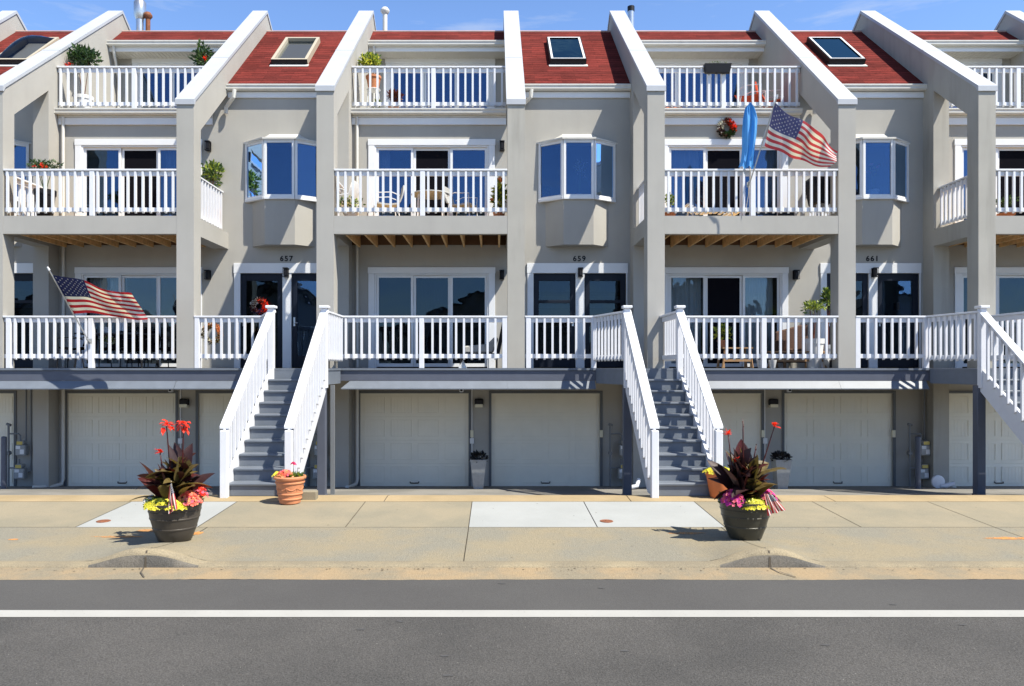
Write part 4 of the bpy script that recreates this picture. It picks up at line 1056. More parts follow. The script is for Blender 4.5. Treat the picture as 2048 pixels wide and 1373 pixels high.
def big_planter(px, py, label, potm, seed, flowers, cannas, stalks, dish=0):
    r_ = random.Random(seed)
    y = F * 1.985 / (py - 8 - HY); x = W(px, py, y).x; z = gz(x, y)
    P = empty('flower_planter', (x, y, z), label, 'planter', 'large flower planters on the kerb side')
    R0 = .29
    prof = [(.165, .0), (.185, .015), (.225, .12), (.238, .155), (.243, .156), (.244, .168), (.240, .172), (.268, .27), (.274, .272), (.276, .284), (.272, .288), (.283, .35), (.288, .352), (.290, .362), (.285, .366), (.292, .40), (.296, .425), (.310, .432), (.312, .455), (.300, .46), (.285, .452), (.27, .41), (.001, .40)]
    mb = MB(); mb.lathe((x, y, z), prof, 48); pot = mb.build('pot', potm, P, smooth=True)
    mb = MB(); mb.lathe((x, y, z + .412), [(.272, -.01), (.26, .012), (.15, .02), (.001, .022)], 24); mb.build('soil', SOIL, pot)
    # canna stalks and leaves
    lm = MB(); fm = MB(); sm = MB()
    for (dx, top_px, top_py, kind) in stalks:
        tip = W(top_px, top_py, y); base = Vector((x + dx, y + r_.uniform(-.04, .04), z + .42))
        mid = base.lerp(tip, .5) + Vector((dx * .1, r_.uniform(-.02, .02), 0))
        pts = [base, base.lerp(mid, .5), mid, mid.lerp(tip, .6), tip]
        sm.tube(pts, .011, 6, r2=.006)
        if kind == 'flower':
            for _ in range(26):
                q = Vector((r_.uniform(-.040, .045), r_.uniform(-.04, .04), r_.uniform(-.075, .075)))
                leaf(fm, tip + q * .55, (q.x * 8 + r_.uniform(-.4, .4), q.y * 8 - .2, q.z * 5 + .25), r_.uniform(.06, .10), .045, 1.3, 0, r_, n=3)
        elif kind == 'smallflower':
            for _ in range(13):
                q = Vector((r_.uniform(-.03, .03), r_.uniform(-.03, .03), r_.uniform(-.03, .045)))
                leaf(fm, tip + q * .5, (q.x * 9, q.y * 9 - .2, q.z * 5 + .35), r_.uniform(.045, .075), .036, 1.0, 0, r_, n=3)
        else:
            for k in range(5): leaf(sm, tip - Vector((0, 0, .03 * k)), (r_.uniform(-1, 1), r_.uniform(-1, 1), 1.2), .035, .012, .3, 0, r_, n=2)
    for (ang, el, L, w, h0, mi, roll) in cannas:
        b = Vector((x + r_.uniform(-.07, .07) + .10 * math.cos(R(ang)), y - .02 + .10 * math.sin(R(ang)), z + .44 + h0))
        leaf(lm, b, (math.cos(R(ang)) * math.cos(R(el)), math.sin(R(ang)) * math.cos(R(el)), math.sin(R(el))), L * .88, w * 1.12, 1.05 - el / 130, mi, r_, fold=.3, n=9, roll=roll)
    for _ in range(105):
        a = r_.uniform(0, 360); el = r_.uniform(25, 85)
        b = Vector((x + r_.uniform(-.10, .10), y + r_.uniform(-.10, .10), z + .42 + r_.uniform(0, .36)))
        leaf(lm, b, (math.cos(R(a)) * math.cos(R(el)), math.sin(R(a)) * math.cos(R(el)), math.sin(R(el))), r_.uniform(.18, .40), r_.uniform(.09, .16), r_.uniform(.4, 1.1), r_.choice((0, 0, 0, 1, 1, 2)), r_, n=7, roll=r_.uniform(-.7, .7))
    lm.build('canna_leaves', [MAROON, BRONZE, MAROON2, GREEN], P, smooth='all')
    sm.build('canna_stalks', [MAROON2], P, smooth='all'); fm.build('canna_flowers', [REDF], P, smooth='all')
    # ring of bedding flowers round the rim
    gm = MB(); 
    for _ in range(420):
        a = r_.uniform(0, 6.28); t = r_.uniform(.16, .30); leaflet(gm, (x + t * math.cos(a), y + t * math.sin(a), z + .43 + r_.uniform(-.01, .07)), (math.cos(a), math.sin(a), r_.uniform(-.2, 1.1)), .05, .028, r_.choice((0, 1, 0)), r_)
    gm.build('bedding_leaves', [GREEN, LGREEN], P)
    for (ax, ay, rx, ry, rz, n, rr, ms, nm, zz) in flowers:
        m_ = MB(); mound(m_, (x + ax, y + ay, z + .42 + zz), (rx, ry, rz), n, rr, list(range(len(ms))), r_); m_.build(nm, ms, P)
    return P, x, y, z
PL, plx, ply, plz = big_planter(350, 1085, 'large brown ribbed pot with red cannas and yellow and coral flowers', POTBROWN, 5,
    [(-.10, -.17, .17, .13, .10, 240, .027, [YELLOWF, YGREEN], 'yellow_flowers', -.02), (.09, -.22, .13, .09, .09, 170, .026, [YGREEN, YELLOWF], 'yellow_flowers', -.02),
     (.20, -.08, .13, .17, .15, 170, .026, [CORAL, PINKF, PEACHF], 'coral_flowers', .0), (.26, .06, .09, .09, .16, 60, .026, [REDF, PINKF], 'red_flowers', .02), (-.27, -.04, .07, .09, .07, 40, .018, [WHITEF], 'white_flowers', .03)],
    [(188, 24, .46, .09, .04, 1, .3), (165, 52, .46, .12, .05, 2, -.5), (35, 44, .44, .17, .12, 0, .5), (15, 34, .42, .14, .10, 2, -.3), (-20, 55, .46, .18, .20, 1, .9), (-70, 66, .40, .17, .26, 1, 1.2), (80, 75, .50, .16, .26, 0, .2), (100, 80, .58, .15, .20, 0, 0), (-100, 70, .42, .15, .15, 2, -1.0), (200, 62, .48, .13, .15, 2, .8), (60, 62, .48, .17, .26, 2, -.7), (-50, 42, .42, .13, .10, 1, .4), (175, 38, .42, .12, .18, 2, .9)],
    [(-.03, 333, 853, 'flower'), (.05, 367, 852, 'flower'), (-.07, 320, 905, 'smallflower')])
PR, prx, pry, prz = big_planter(1490, 1079, 'large olive black pot with dark cannas and magenta and yellow flowers', POTOLIVE, 9,
    [(-.18, -.13, .13, .15, .18, 260, .027, [MAGENTA, PINKF], 'magenta_flowers', -.02), (.04, -.22, .17, .10, .10, 210, .028, [YELLOWF, YGREEN], 'yellow_flowers', -.04),
     (.22, -.02, .13, .16, .14, 130, .024, [MAGENTA, PINKF], 'pink_flowers', .02), (.12, .05, .09, .09, .20, 36, .022, [REDF], 'red_flowers', .04)],
    [(165, 68, .52, .17, .05, 0, .3), (150, 60, .55, .19, .10, 0, -.5), (30, 45, .50, .20, .24, 1, .6), (10, 38, .48, .19, .26, 1, -.4), (-60, 75, .40, .22, .22, 1, 1.1), (80, 80, .55, .18, .25, 2, .2), (-110, 74, .46, .17, .1, 0, -.9), (-30, 40, .38, .16, .10, 1, .5), (190, 25, .40, .12, .08, 0, .7), (0, 20, .40, .12, .06, 2, .4), (-80, 66, .40, .15, .18, 2, 1.0), (100, 62, .48, .19, .22, 0, .4), (-140, 60, .48, .16, .12, 0, -.6)],
    [(-.09, 1456, 868, 'smallflower'), (-.02, 1486, 842, 'bud'), (.06, 1549, 853, 'smallflower'), (-.04, 1473, 922, 'smallflower'), (.02, 1512, 892, 'bud')])

def terracotta_pot(px, py, H_, rt, rb, label, m, seed, ornate, flowers, greens):
    r_ = random.Random(seed); y = F * (CZ - .03) / (py - 5 - HY); x = W(px, py, y).x; z = gz(x, y)
    P = empty('terracotta_pot', (x, y, z), label, 'flower pot', 'terracotta pots at the stair feet')
    k = (rt - rb) / H_
    f = lambda h: rb + k * h
    if ornate:
        prof = [(rb * .9, 0), (rb, .01)]
        for a in (.18, .36):
            h = H_ * a; prof += [(f(h - .012), h - .012), (f(h) + .010, h - .004), (f(h) + .010, h + .008), (f(h + .016), h + .016)]
        h = H_ * .76; prof += [(f(h - .012), h - .012), (f(h) + .012, h - .004), (f(h) + .012, h + .012), (f(h + .02) - .004, h + .022)]
        h = H_ * .87; prof += [(f(h), h), (f(h) + .022, h + .012), (f(h) + .026, h + .035), (f(h) + .018, H_ - .004), (f(H_) - .004, H_), (f(H_) - .03, H_ - .01), (rt - .04, H_ - .05), (.001, H_ - .05)]
    else:
        prof = [(rb * .95, 0), (rb, .012), (f(H_ - .06), H_ - .06), (f(H_) + .004, H_ - .058), (f(H_) + .006, H_ - .004), (f(H_) - .012, H_), (f(H_) - .02, H_ - .04), (.001, H_ - .045)]
    mb = MB(); mb.lathe((x, y, z), prof, 40); pot = mb.build('pot', m, P, smooth=True)
    if ornate:   # swag relief between the bands
        mb = MB(); h0 = H_ * .60
        for s in range(8):
            a0 = 2 * math.pi * s / 8; pts = []
            for t in range(7):
                a = a0 + (2 * math.pi / 8) * t / 6; h = h0 - .035 * math.sin(math.pi * t / 6); rr = f(h) + .002; pts.append((x + rr * math.cos(a), y + rr * math.sin(a), z + h))
            mb.tube(pts, .006, 6)
            a = a0; h = h0; mb.tube([(x + (f(h) + .002) * math.cos(a), y + (f(h) + .002) * math.sin(a), z + h), (x + (f(h - .05) + .002) * math.cos(a + .05), y + (f(h - .05) + .002) * math.sin(a + .05), z + h - .05)], .008, 6, r2=.003)
        mb.build('swag_relief', m, pot, smooth=True)
    mb = MB(); mb.lathe((x, y, z + H_ - .05), [(rt - .035, -.01), (rt - .05, .02), (.001, .025)], 20); mb.build('soil', SOIL, pot)
    gm = MB()
    for (ax, ay, rx, ry, rz, n, L) in greens:
        for _ in range(n):
            p = (x + ax + rx * r_.uniform(-1, 1) * .6, y + ay + ry * r_.uniform(-1, 1) * .6, z + H_ - .03)
            leaf(gm, p, (r_.uniform(-1, 1), r_.uniform(-1, 1), r_.uniform(.5, 2.2)), L * r_.uniform(.6, 1.2), L * .22, r_.uniform(.2, 1.2), r_.randrange(2), r_, n=4)
    gm.build('leaves', [GREEN, LGREEN], P, smooth='all')
    for (ax, ay, rx, ry, rz, n, rr, ms, nm, zz) in flowers:
        m_ = MB(); mound(m_, (x + ax, y + ay, z + H_ - .02 + zz), (rx, ry, rz), n, rr, list(range(len(ms))), r_); m_.build(nm, ms, P)
    return P, x, y, z
TP, tx, ty, tz = terracotta_pot(580, 1011, .40, .215, .15, 'ornate light terracotta pot with pink and yellow flowers at the left staircase foot', TERRA, 3, True,
    [(-.17, -.03, .07, .10, .07, 70, .020, [YELLOWF, YGREEN], 'yellow_flowers', .0), (-.05, -.08, .11, .11, .10, 130, .024, [PINKF, CORAL, PEACHF], 'pink_flowers', .0), (.04, .03, .025, .025, .03, 16, .026, [REDF, MAGENTA], 'tall_flower', .17)],
    [(.10, -.02, .14, .14, .1, 110, .11), (0, 0, .16, .16, .1, 40, .07)])
mb = MB(); mb.tube([(tx + .04, ty + .03, tz + .36), (tx + .04, ty + .03, tz + .56)], .004, 6); mb.build('stem', GREEN, TP)
mb = MB(); mb.box(tx + .12, tx + .33, ty + .20, ty + .34, tz - .01, tz + .13)
tag(mb.build('concrete_block', CONC, origin=(tx + .2, ty + .27, tz), bevel=.006), 'small tan concrete block on the ground behind the ornate terracotta pot', 'block')
terracotta_pot(1438, 1002, .40, .20, .13, 'plain orange terracotta pot with yellow flowers behind the dark planter', TERRA2, 4, False,
    [(-.02, -.03, .21, .17, .09, 260, .026, [YELLOWF, YGREEN], 'yellow_flowers', -.02)], [(0, 0, .2, .2, .1, 110, .10)])
def tapered_can(px, py, label, seed):
    y = 15.9; x = W(px, py, y).x; z = gz(x, y); r_ = random.Random(seed)
    P = empty('tall_planter', (x, y, z), label, 'planter', 'tall tapered planters between the garages')
    mb = MB(); b, t, h = .10, .165, .60
    for i, (w0, z0, w1, z1) in enumerate(((b, 0, t, h), (t + .008, h, t + .010, h + .03))):
        A = [(x - w0, y - w0, z + z0), (x + w0, y - w0, z + z0), (x + w0, y + w0, z + z0), (x - w0, y + w0, z + z0)]; B = [(x - w1, y - w1, z + z1), (x + w1, y - w1, z + z1), (x + w1, y + w1, z + z1), (x - w1, y + w1, z + z1)]
        for k in range(4): j = (k + 1) % 4; mb.face([A[k], A[j], B[j], B[k]])
        mb.face(A[::-1]); mb.face(B)
    mb.build('pot', METERG, P, bevel=.006)
    mb = MB(); clump(mb, (x, y, z + h + .06), (.18, .17, .10), 420, .07, .035, (0, 1), r_, shell=.2)
    mb.build('dark_foliage', [leafmat('near_black_leaf', (.012, .012, .012), .3, .1), BLACK], P)
tapered_can(957, 985, 'tall grey tapered planter of black foliage between the two centre garage doors', 1)
tapered_can(1562, 975, 'tall grey tapered planter of black foliage behind the right flower planter', 2)

def shrub(name, px, py, y, rad, n, L, label, mats_, seed, pot=None, flowers=None, stem=True, zfloor=None, potm=None, cat='plant', w=None):
    """leafy plant whose crown centre is at the pixel at depth y"""
    r_ = random.Random(seed); c = W(px, py, y); zf = zfloor if zfloor is not None else c.z - rad[2] * 1.6
    P = empty(name, (c.x, y, zf), label, cat)
    sub = [(c.x + r_.uniform(-.5, .5) * rad[0], y + r_.uniform(-.4, .4) * rad[1], c.z + r_.uniform(-.5, .5) * rad[2]) for _ in range(5)]
    mb = MB()
    for s in sub: clump(mb, s, [v * .62 for v in rad], n // 5, L, w or L * .45, list(range(len(mats_))), r_, shell=.15)
    mb.build('foliage', mats_, P)
    z0 = zf + (pot[1] if pot else 0)
    if stem:
        mb = MB(); b = Vector((c.x, y, max(zf + .02, z0 - .05)))
        for s in sub: mb.tube([b, b.lerp(Vector(s), .5) + Vector((r_.uniform(-.02, .02), 0, .02)), Vector(s)], .010, 5, r2=.004)
        mb.build('stem', BROWNL if len(mats_) > 2 else GREEN, P)
    if pot:
        rt, h = pot; mb = MB(); mb.lathe((c.x, y, zf + .003), [(rt * .68, 0), (rt * .70, .01), (rt * .95, h * .82), (rt * 1.04, h * .83), (rt * 1.06, h), (rt * .92, h), (rt * .9, h * .9), (.001, h * .9)], 26)
        mb.build('pot', potm or TERRA, P, smooth=True)
    if flowers:
        mb = MB()
        for (fx, fy, n2, rr, m_) in flowers:
            q = W(fx, fy, y - rad[1] * .8)
            for _ in range(n2): blossom(mb, q + Vector((r_.gauss(0, .4) * rr, r_.gauss(0, .4) * rr, r_.gauss(0, .35) * rr)), .035, [m_], r_)
        mb.build('flowers', [REDF, PEACHF, PINKF, YELLOWF], P)
    return P
shrub('hibiscus', 168, 118, 16.95 + .45, (.36, .3, .24), 700, .13, 'glossy green hibiscus with a coral bloom on the left top balcony', [DGREEN, GREEN, DGREEN], 21, potm=TRIM, pot=(.2, .45), flowers=[(137, 129, 9, .06, 0)], zfloor=Z3 + .02)
shrub('hibiscus', 402, 112, 17.5, (.24, .25, .26), 480, .12, 'dark hibiscus with a red bloom half behind the white coping', [DGREEN, GREEN, DGREEN], 22, pot=(.2, .45), flowers=[(410, 117, 9, .06, 0)], zfloor=Z3 + .02)
shrub('geranium', 90, 331, 15.5, (.28, .2, .10), 330, .08, 'low green plant with red blooms behind the leftmost middle balcony rail', [DGREEN, GREEN], 23, pot=(.2, .62), flowers=[(88, 331, 8, .06, 0), (70, 333, 3, .03, 0)], zfloor=Z2, potm=BLACK)
shrub('leafy_plant', 420, 348, 16.75, (.27, .25, .25), 300, .12, 'loose olive green plant above the side railing left of house 657', [GREEN, LGREEN, GREEN], 24, pot=(.18, .5), zfloor=Z2)
shrub('potted_jade', 747, 125, 17.35, (.34, .25, .20), 900, .085, 'bushy yellow green plant in a terracotta pot on a white stand, top balcony of 657', [LGREEN, GREEN, YGREEN], 25, pot=(.17, .30), zfloor=8.42)
p = W(747, 200, 17.35)
mb = MB()
for a in (0, 1, 2, 3):
    c_, s_ = math.cos(a * 1.5708 + .6), math.sin(a * 1.5708 + .6); mb.tube([(p.x + .13 * c_, 17.35 + .13 * s_, 8.41), (p.x + .18 * c_, 17.35 + .18 * s_, Z3 + .01)], .012, 6)
mb.tube([(p.x + .15 * math.cos(t * .5), 17.35 + .15 * math.sin(t * .5), 8.41) for t in range(13)], .012, 6); mb.lathe((p.x, 17.35, 8.40), [(.15, 0), (.15, .015), (.001, .015)], 20)
tag(mb.build('plant_stand', TRIM, origin=(p.x, 17.35, Z3), smooth=True), 'round white metal plant stand under the terracotta pot, top balcony of 657', 'plant stand')
shrub('coleus', 787, 198, 17.3, (.16, .16, .17), 420, .09, 'red brown leafy plant low on the top balcony of 657', [BROWNL, MAROON2, BROWNL], 26, pot=(.12, .2), zfloor=Z3 + .01)
shrub('small_succulent', 757, 211, 17.25, (.13, .12, .10), 160, .06, 'small green plant at the foot of the white plant stand', [GREEN, LGREEN], 27, pot=(.09, .12), zfloor=Z3 + .01)
shrub('wispy_plant', 702, 405, 15.5, (.30, .16, .13), 170, .075, 'three wispy olive sprigs behind the 657 middle balcony rail, left end', [GREEN, GREEN, LGREEN], 28, pot=(.16, .17), zfloor=Z2, potm=TRIM)
shrub('croton', 998, 392, 15.45, (.11, .14, .30), 420, .13, 'tall lime green plant with orange blooms at the right end of the 657 balcony', [LGREEN, YGREEN, GREEN], 29, pot=(.14, .22), flowers=[(1001, 360, 16, .06, 1), (984, 400, 8, .03, 1)], zfloor=Z2)
shrub('leafy_plant', 1340, 402, 15.5, (.14, .14, .12), 160, .07, 'small yellow green plant behind the 659 middle balcony rail, left end', [GREEN, LGREEN], 30, pot=(.12, .16), zfloor=Z2)
shrub('climbing_vine', 1657, 592, 16.5, (.14, .14, .26), 320, .10, 'tall green leafy plant against the left door of house 661', [GREEN, LGREEN, GREEN], 31, pot=(.16, .5), zfloor=1.99 + .0, potm=TRIM)
shrub('leafy_plant', 1628, 616, 15.9, (.24, .2, .13), 260, .08, 'airy light green plant above the porch rail near the column of house 661', [GREEN, LGREEN, LGREEN], 32, pot=(.2, .62), zfloor=Z1, potm=TRIM)
shrub('leafy_plant', 1445, 672, 16.2, (.20, .2, .2), 320, .09, 'yellow green potted plant on the teak bench of the 659 porch', [GREEN, LGREEN, YGREEN], 33, pot=(.11, .16), zfloor=Z1 + .44)
shrub('centrepiece_plant', 213, 680, 16.0, (.16, .16, .09), 240, .06, 'low white flowering plant on the dark porch table of the leftmost house', [GREEN, LGREEN, WHITEF], 34, pot=(.10, .12), zfloor=Z1 + .745, potm=TRIM)
shrub('bay_plant', 1158, 340, 16.98, (.17, .08, .20), 170, .07, 'pale leafy plant in a white pot inside the bay window of 659', [WHITEF, LGREEN], 35, pot=(.08, .12), zfloor=5.79, potm=TRIM)
shrub('bay_plant', 1092, 385, 17.02, (.10, .08, .10), 120, .07, 'small dark green plant in the left pane of the 659 bay window', [GREEN, LGREEN], 36, pot=(.06, .07), zfloor=5.79)
shrub('bay_plant', 512, 378, 17.02, (.10, .08, .12), 140, .08, 'dark green plant in the left pane of the 657 bay window', [DGREEN, GREEN], 37, pot=(.06, .07), zfloor=5.79)
shrub('flower_vase', 1747, 345, 16.98, (.12, .06, .12), 90, .06, 'vase of pink flowers inside the bay window of house 661', [GREEN, LGREEN], 38, pot=(.11, .22), flowers=[(1743, 329, 8, .05, 2), (1757, 333, 6, .04, 2), (1736, 345, 4, .05, 2)], zfloor=5.79, potm=PLASTICW)
shrub('potted_fern', 2012, 404, 15.5, (.24, .16, .09), 260, .07, 'low green plant behind the middle balcony rail at the right photo edge', [GREEN, DGREEN], 39, pot=(.16, .14), zfloor=Z2)
# ---------------------------------------------------------------- flags
def flag_mesh(P, hoist0, hoist1, fly0, fly1, wave, red, white, blue, label_parent, depth_wave=.10, seed=1):
    """rows = 13 stripes; hoist0/fly0 = top edge; union in the top hoist quarter"""
    nu, per = 40, 3; nv = 13 * per
    def S(u, v):
        a = Vector(hoist0).lerp(Vector(hoist1), v); b = Vector(fly0).lerp(Vector(fly1), v)
        p = a.lerp(b, u); return p + wave(u, v)
    mb = MB()
    for j in range(nv + 1):
        for i in range(nu + 1): mb.v.append(tuple(S(i / nu, j / nv)))
    for j in range(nv):
        for i in range(nu):
            a = j * (nu + 1) + i; st = j // per
            mi = 2 if (i < nu * .40 and st < 7) else (0 if st % 2 == 0 else 1)
            mb.f.append((a, a + 1, a + nu + 2, a + nu + 1)); mb.m.append(mi)
    cl = mb.build('flag_cloth', [red, white, blue], P, smooth='all')
    sm = MB()
    for r in range(9):
        for c in range(6 if r % 2 == 0 else 5):
            u0 = (.40 / 12) * (2 * c + 1 + (r % 2)); v0 = (7 / 13) * (r + 1) / 10
            for side in (-1, 1):
                p0 = S(u0, v0); du = (S(u0 + .01, v0) - S(u0 - .01, v0)).normalized(); dv = (S(u0, v0 + .01) - S(u0, v0 - .01)).normalized(); n = du.cross(dv).normalized()
                pts = []
                for k in range(10):
                    rr = (.019 if k % 2 == 0 else .0085) * label_parent; a = math.pi * k / 5 + math.pi
                    pts.append(p0 + n * side * .004 + du * math.sin(a) * rr + dv * math.cos(a) * rr)
                sm.face(pts if side > 0 else pts[::-1])
    sm.build('stars', white, cl)
    return cl
def pole(P, a, b, r=.011, knob=True, m=None):
    mb = MB(); mb.tube([a, b], r, 10); po = mb.build('pole', m or STEEL, P, smooth=True)
    if knob:
        d = (Vector(b) - Vector(a)).normalized(); mb = MB(); mb.tube([Vector(b) - d * .01, Vector(b) + d * .02, Vector(b) + d * .045, Vector(b) + d * .06], .022, 10, r2=.014); mb.build('knob', TRIM, po, smooth=True)
def bracket(P, p):
    mb = MB(); mb.box(p.x - .035, p.x + .035, p.y - .012, p.y + .004, p.z - .05, p.z + .05); mb.tube([p + Vector((0, -.01, -.02)), p + Vector((-.02, -.09, .05))], .018, 8); mb.build('bracket', METERG, P)
# flag on the leftmost porch
a = W(180, 683, 14.96); b = W(98, 540, 14.25)
P = empty('flag', a, 'american flag flying from an angled pole on the leftmost porch rail', 'flag', 'american flags on poles')
bracket(P, a); pole(P, a + Vector((0, -.05, 0)), b, .013, m=STEEL)
h0 = b.lerp(a, .07); h1 = b.lerp(a, .60)
def wv(u, v):
    return Vector((.03 * math.sin(v * 3 + u * 5) * u, .10 * u ** .5 * math.sin(u * 8.5 + v * 2.6) + .045 * u * math.sin(u * 17 - v * 4), .052 * math.sin(u * 5.4 + .5) * min(1, u * 2.2) - .02 * math.sin(u * 12 + v * 3) * u))
flag_mesh(P, h0, h1, W(264, 585, 14.1), W(297, 636, 14.3), wv, FRED, FWHITE, FBLUE, 1.0)
# flag on the middle balcony of 659
a = W(1497, 370, 14.98); b = W(1553, 196, 14.2)
P = empty('flag', a, 'faded american flag flying from the middle balcony rail of house 659', 'flag', 'american flags on poles')
bracket(P, a); pole(P, a + Vector((0, -.05, 0)), b, .013)
mb = MB(); c = W(1497, 390, 14.95); mb.tube([a + Vector((0, -.02, -.03)), c, W(1490, 428, 14.96)], .006, 6); mb.build('cord', ROPE, P)
def wv2(u, v):
    return Vector((.035 * math.sin(v * 4 + u * 5) * u, .13 * u ** .5 * math.sin(u * 9 + v * 2.2) + .06 * u * math.sin(u * 15 - v * 5), -.02 * math.sin(u * 6) - .03 * u * math.sin(u * 13 + v * 3)))
flag_mesh(P, b.lerp(a, .05), W(1529, 292, 14.45), W(1684, 300, 14.0), W(1650, 340, 14.25), wv2, FRED2, FWHITE, FBLUE2, .95)
# limp blue banner
a = W(1500, 372, 15.02); b = W(1500, 206, 14.75)
P = empty('banner', a, 'limp plain blue banner hanging beside the wreath of house 659', 'flag')
pole(P, a, b, .008, knob=False, m=ROPE)
mb = MB(); nu, nv = 22, 26
for j in range(nv + 1):
    v = j / nv; L_ = [(0, 1500, 1502), (.08, 1490, 1510), (.25, 1486, 1517), (.45, 1485, 1515), (.75, 1486, 1509), (.88, 1484, 1507), (1, 1479, 1508)]
    for (v0, l0, r0), (v1, l1, r1) in zip(L_, L_[1:]):
        if v <= v1: t = (v - v0) / (v1 - v0); l = l0 + (l1 - l0) * t; r = r0 + (r1 - r0) * t; break
    for i in range(nu + 1):
        u = i / nu; p = W(l + (r - l) * u, 206 + 130 * v, 14.72); p.y += .055 * math.sin(u * 13 + v * 2.3) * min(1, v * 4) + .02 * math.sin(u * 27 - v * 5); p.z += .02 * math.sin(u * 11 + 1) * v
        mb.v.append(tuple(p))
for j in range(nv):
    for i in range(nu): k = j * (nu + 1) + i; mb.f.append((k, k + 1, k + nu + 2, k + nu + 1)); mb.m.append(0)
mb.build('cloth', SKYCLOTH, P, smooth='all')
# small stick flags in the planters
def mini_flag(base, tip, corners, label):
    P = empty('hand_flag', base, label, 'small flag', 'small stick flags in the planters')
    mb = MB(); mb.tube([base, tip], .005, 6); mb.build('stick', ROPE, P)
    c = [W(*q) for q in corners]   # hoist top, hoist bottom, fly top, fly bottom
    flag_mesh(P, c[0], c[1], c[2], c[3], lambda u, v: Vector((0, .018 * math.sin(v * 16 + u * 3) * (.3 + u), .0)), FRED2, FWHITE, FBLUE, .32)
y0 = ply - .27
mini_flag(W(350, 1028, y0 + .02), W(342, 962, y0), [(342, 965, y0 - .01), (339, 975, y0 - .005), (355, 1018, y0 - .04), (337, 1029, y0 - .03)], 'small american stick flag drooping over the brown planter')
y0 = pry - .24
mini_flag(W(1530, 1012, y0 + .03), W(1541, 985, y0), [(1546, 990, y0 - .02), (1528, 988, y0 - .01), (1571, 1020, y0 - .05), (1535, 1032, y0 - .04)], 'small american stick flag fanned over the olive black planter')

# ---------------------------------------------------------------- wreaths
def wreath(px, py, y, r, th, label, mats_, seed, n=420):
    r_ = random.Random(seed); c = W(px, py, y); P = empty('wreath', c, label, 'wreath')
    mb = MB(); mb.tube([(c.x + r * math.cos(t * math.pi / 12), y, c.z + r * math.sin(t * math.pi / 12)) for t in range(25)], th * .55, 8, caps=False); mb.build('ring', BROWNL, P, smooth=True)
    mb = MB()
    for _ in range(n):
        a = r_.uniform(0, 6.283); b = r_.uniform(0, 6.283); q = Vector((math.cos(a) * math.cos(b), -abs(math.sin(b)), math.sin(a) * math.cos(b)))
        p = c + Vector((r * math.cos(a), 0, r * math.sin(a))) + q * th * .5
        leaflet(mb, p, q + Vector((r_.uniform(-.8, .8), r_.uniform(-.6, .2), r_.uniform(-.8, .8))), th * .9, th * .5, min(len(mats_) - 1, int((a / 6.283) * len(mats_) + r_.uniform(-.7, .7)) % len(mats_)), r_)
    mb.build('leaves', mats_, P)
wreath(1453, 257, YW - .06, .15, .075, 'round red, cream and dark green wreath above the sliding door of house 659', [REDF, BROWNL, WHITEF, MAROON, DGREEN, DGREEN], 2)
wreath(519, 613, YW - .06, .14, .065, 'red and white twig wreath on the left door of house 657', [REDF, MAROON2, WHITEF, MAROON2, FBLUE, REDF], 3)
wreath(425, 668, 15.5, .17, .06, 'brown straw wreath hanging behind the porch rail right of the first column', [PEACHF, BRONZE, WHITEF, BRONZE], 4)

# ---------------------------------------------------------------- furniture
def chair(x, y, zf, rot, label, fm, sm, seat=(.46, .46), h=.84, group=None, sling=False):
    P = empty('patio_chair', (x, y, zf), label, 'chair', group); P.rotation_euler = (0, 0, rot); mbx = {}
    def B(name, fn, m, **k):
        mb = MB(); fn(mb); mb.v = [(a + x, b + y, c + zf) for a, b, c in mb.v]; return mb.build(name, m, P, **k)
    w, d = seat[0] / 2, seat[1] / 2
    for sx in (-1, 1):
        B('leg', lambda mb: mb.tube([(sx * w, -d, .44), (sx * w, -d - .03, 0.005)], .012, 6), fm)
        B('leg', lambda mb: mb.tube([(sx * w, d - .02, .44), (sx * w, d + .05, 0.005)], .012, 6), fm)
        B('arm', lambda mb: mb.tube([(sx * w, -d, .44), (sx * w * 1.05, -d - .01, .63), (sx * w * 1.05, d * .4, .66), (sx * w, d + .03, .60)], .011, 6), fm)
    def sf(mb):
        n = 8
        for i in range(n + 1):
            t = i / n; z = .45 - .03 * math.sin(math.pi * t); mb.v += [(-w, -d + 2 * d * t, z), (w, -d + 2 * d * t, z)]
        for i in range(n): mb.f.append((2*i, 2*i+1, 2*i+3, 2*i+2)); mb.m.append(0)
        k = len(mb.v); mb.v += [(a, b, c - .035) for a, b, c in mb.v[:k]]
        for i in range(n): mb.f.append((k+2*i, k+2*i+2, k+2*i+3, k+2*i+1)); mb.m.append(0)
        for i in range(n):
            for s in (0, 1): mb.f.append((2*i+s, 2*i+2+s, k+2*i+2+s, k+2*i+s)); mb.m.append(0)
        mb.f.append((0, 1, k + 1, k)); mb.m.append(0); mb.f.append((2*n, 2*n+1, k+2*n+1, k+2*n)); mb.m.append(0)
    B('seat', sf, sm)
    def bf(mb):
        n = 8
        for i in range(n + 1):
            t = i / n; z = .46 + (h - .46) * t; yy = d + .02 + .10 * t + .02 * math.sin(math.pi * t); ww = w * (1 - .35 * max(0, t - .6) / .4) 
            mb.v += [(-ww, yy, z), (ww, yy, z), (ww, yy + .03, z), (-ww, yy + .03, z)]
        for i in range(n):
            for s in range(4): a = 4*i + s; b = 4*i + (s+1) % 4; mb.f.append((a, b, b + 4, a + 4)); mb.m.append(0)
        mb.f.append((0, 3, 2, 1)); mb.f.append((4*n, 4*n+1, 4*n+2, 4*n+3)); mb.m += [0, 0]
    B('backrest', bf, sm, smooth=True)
    return P
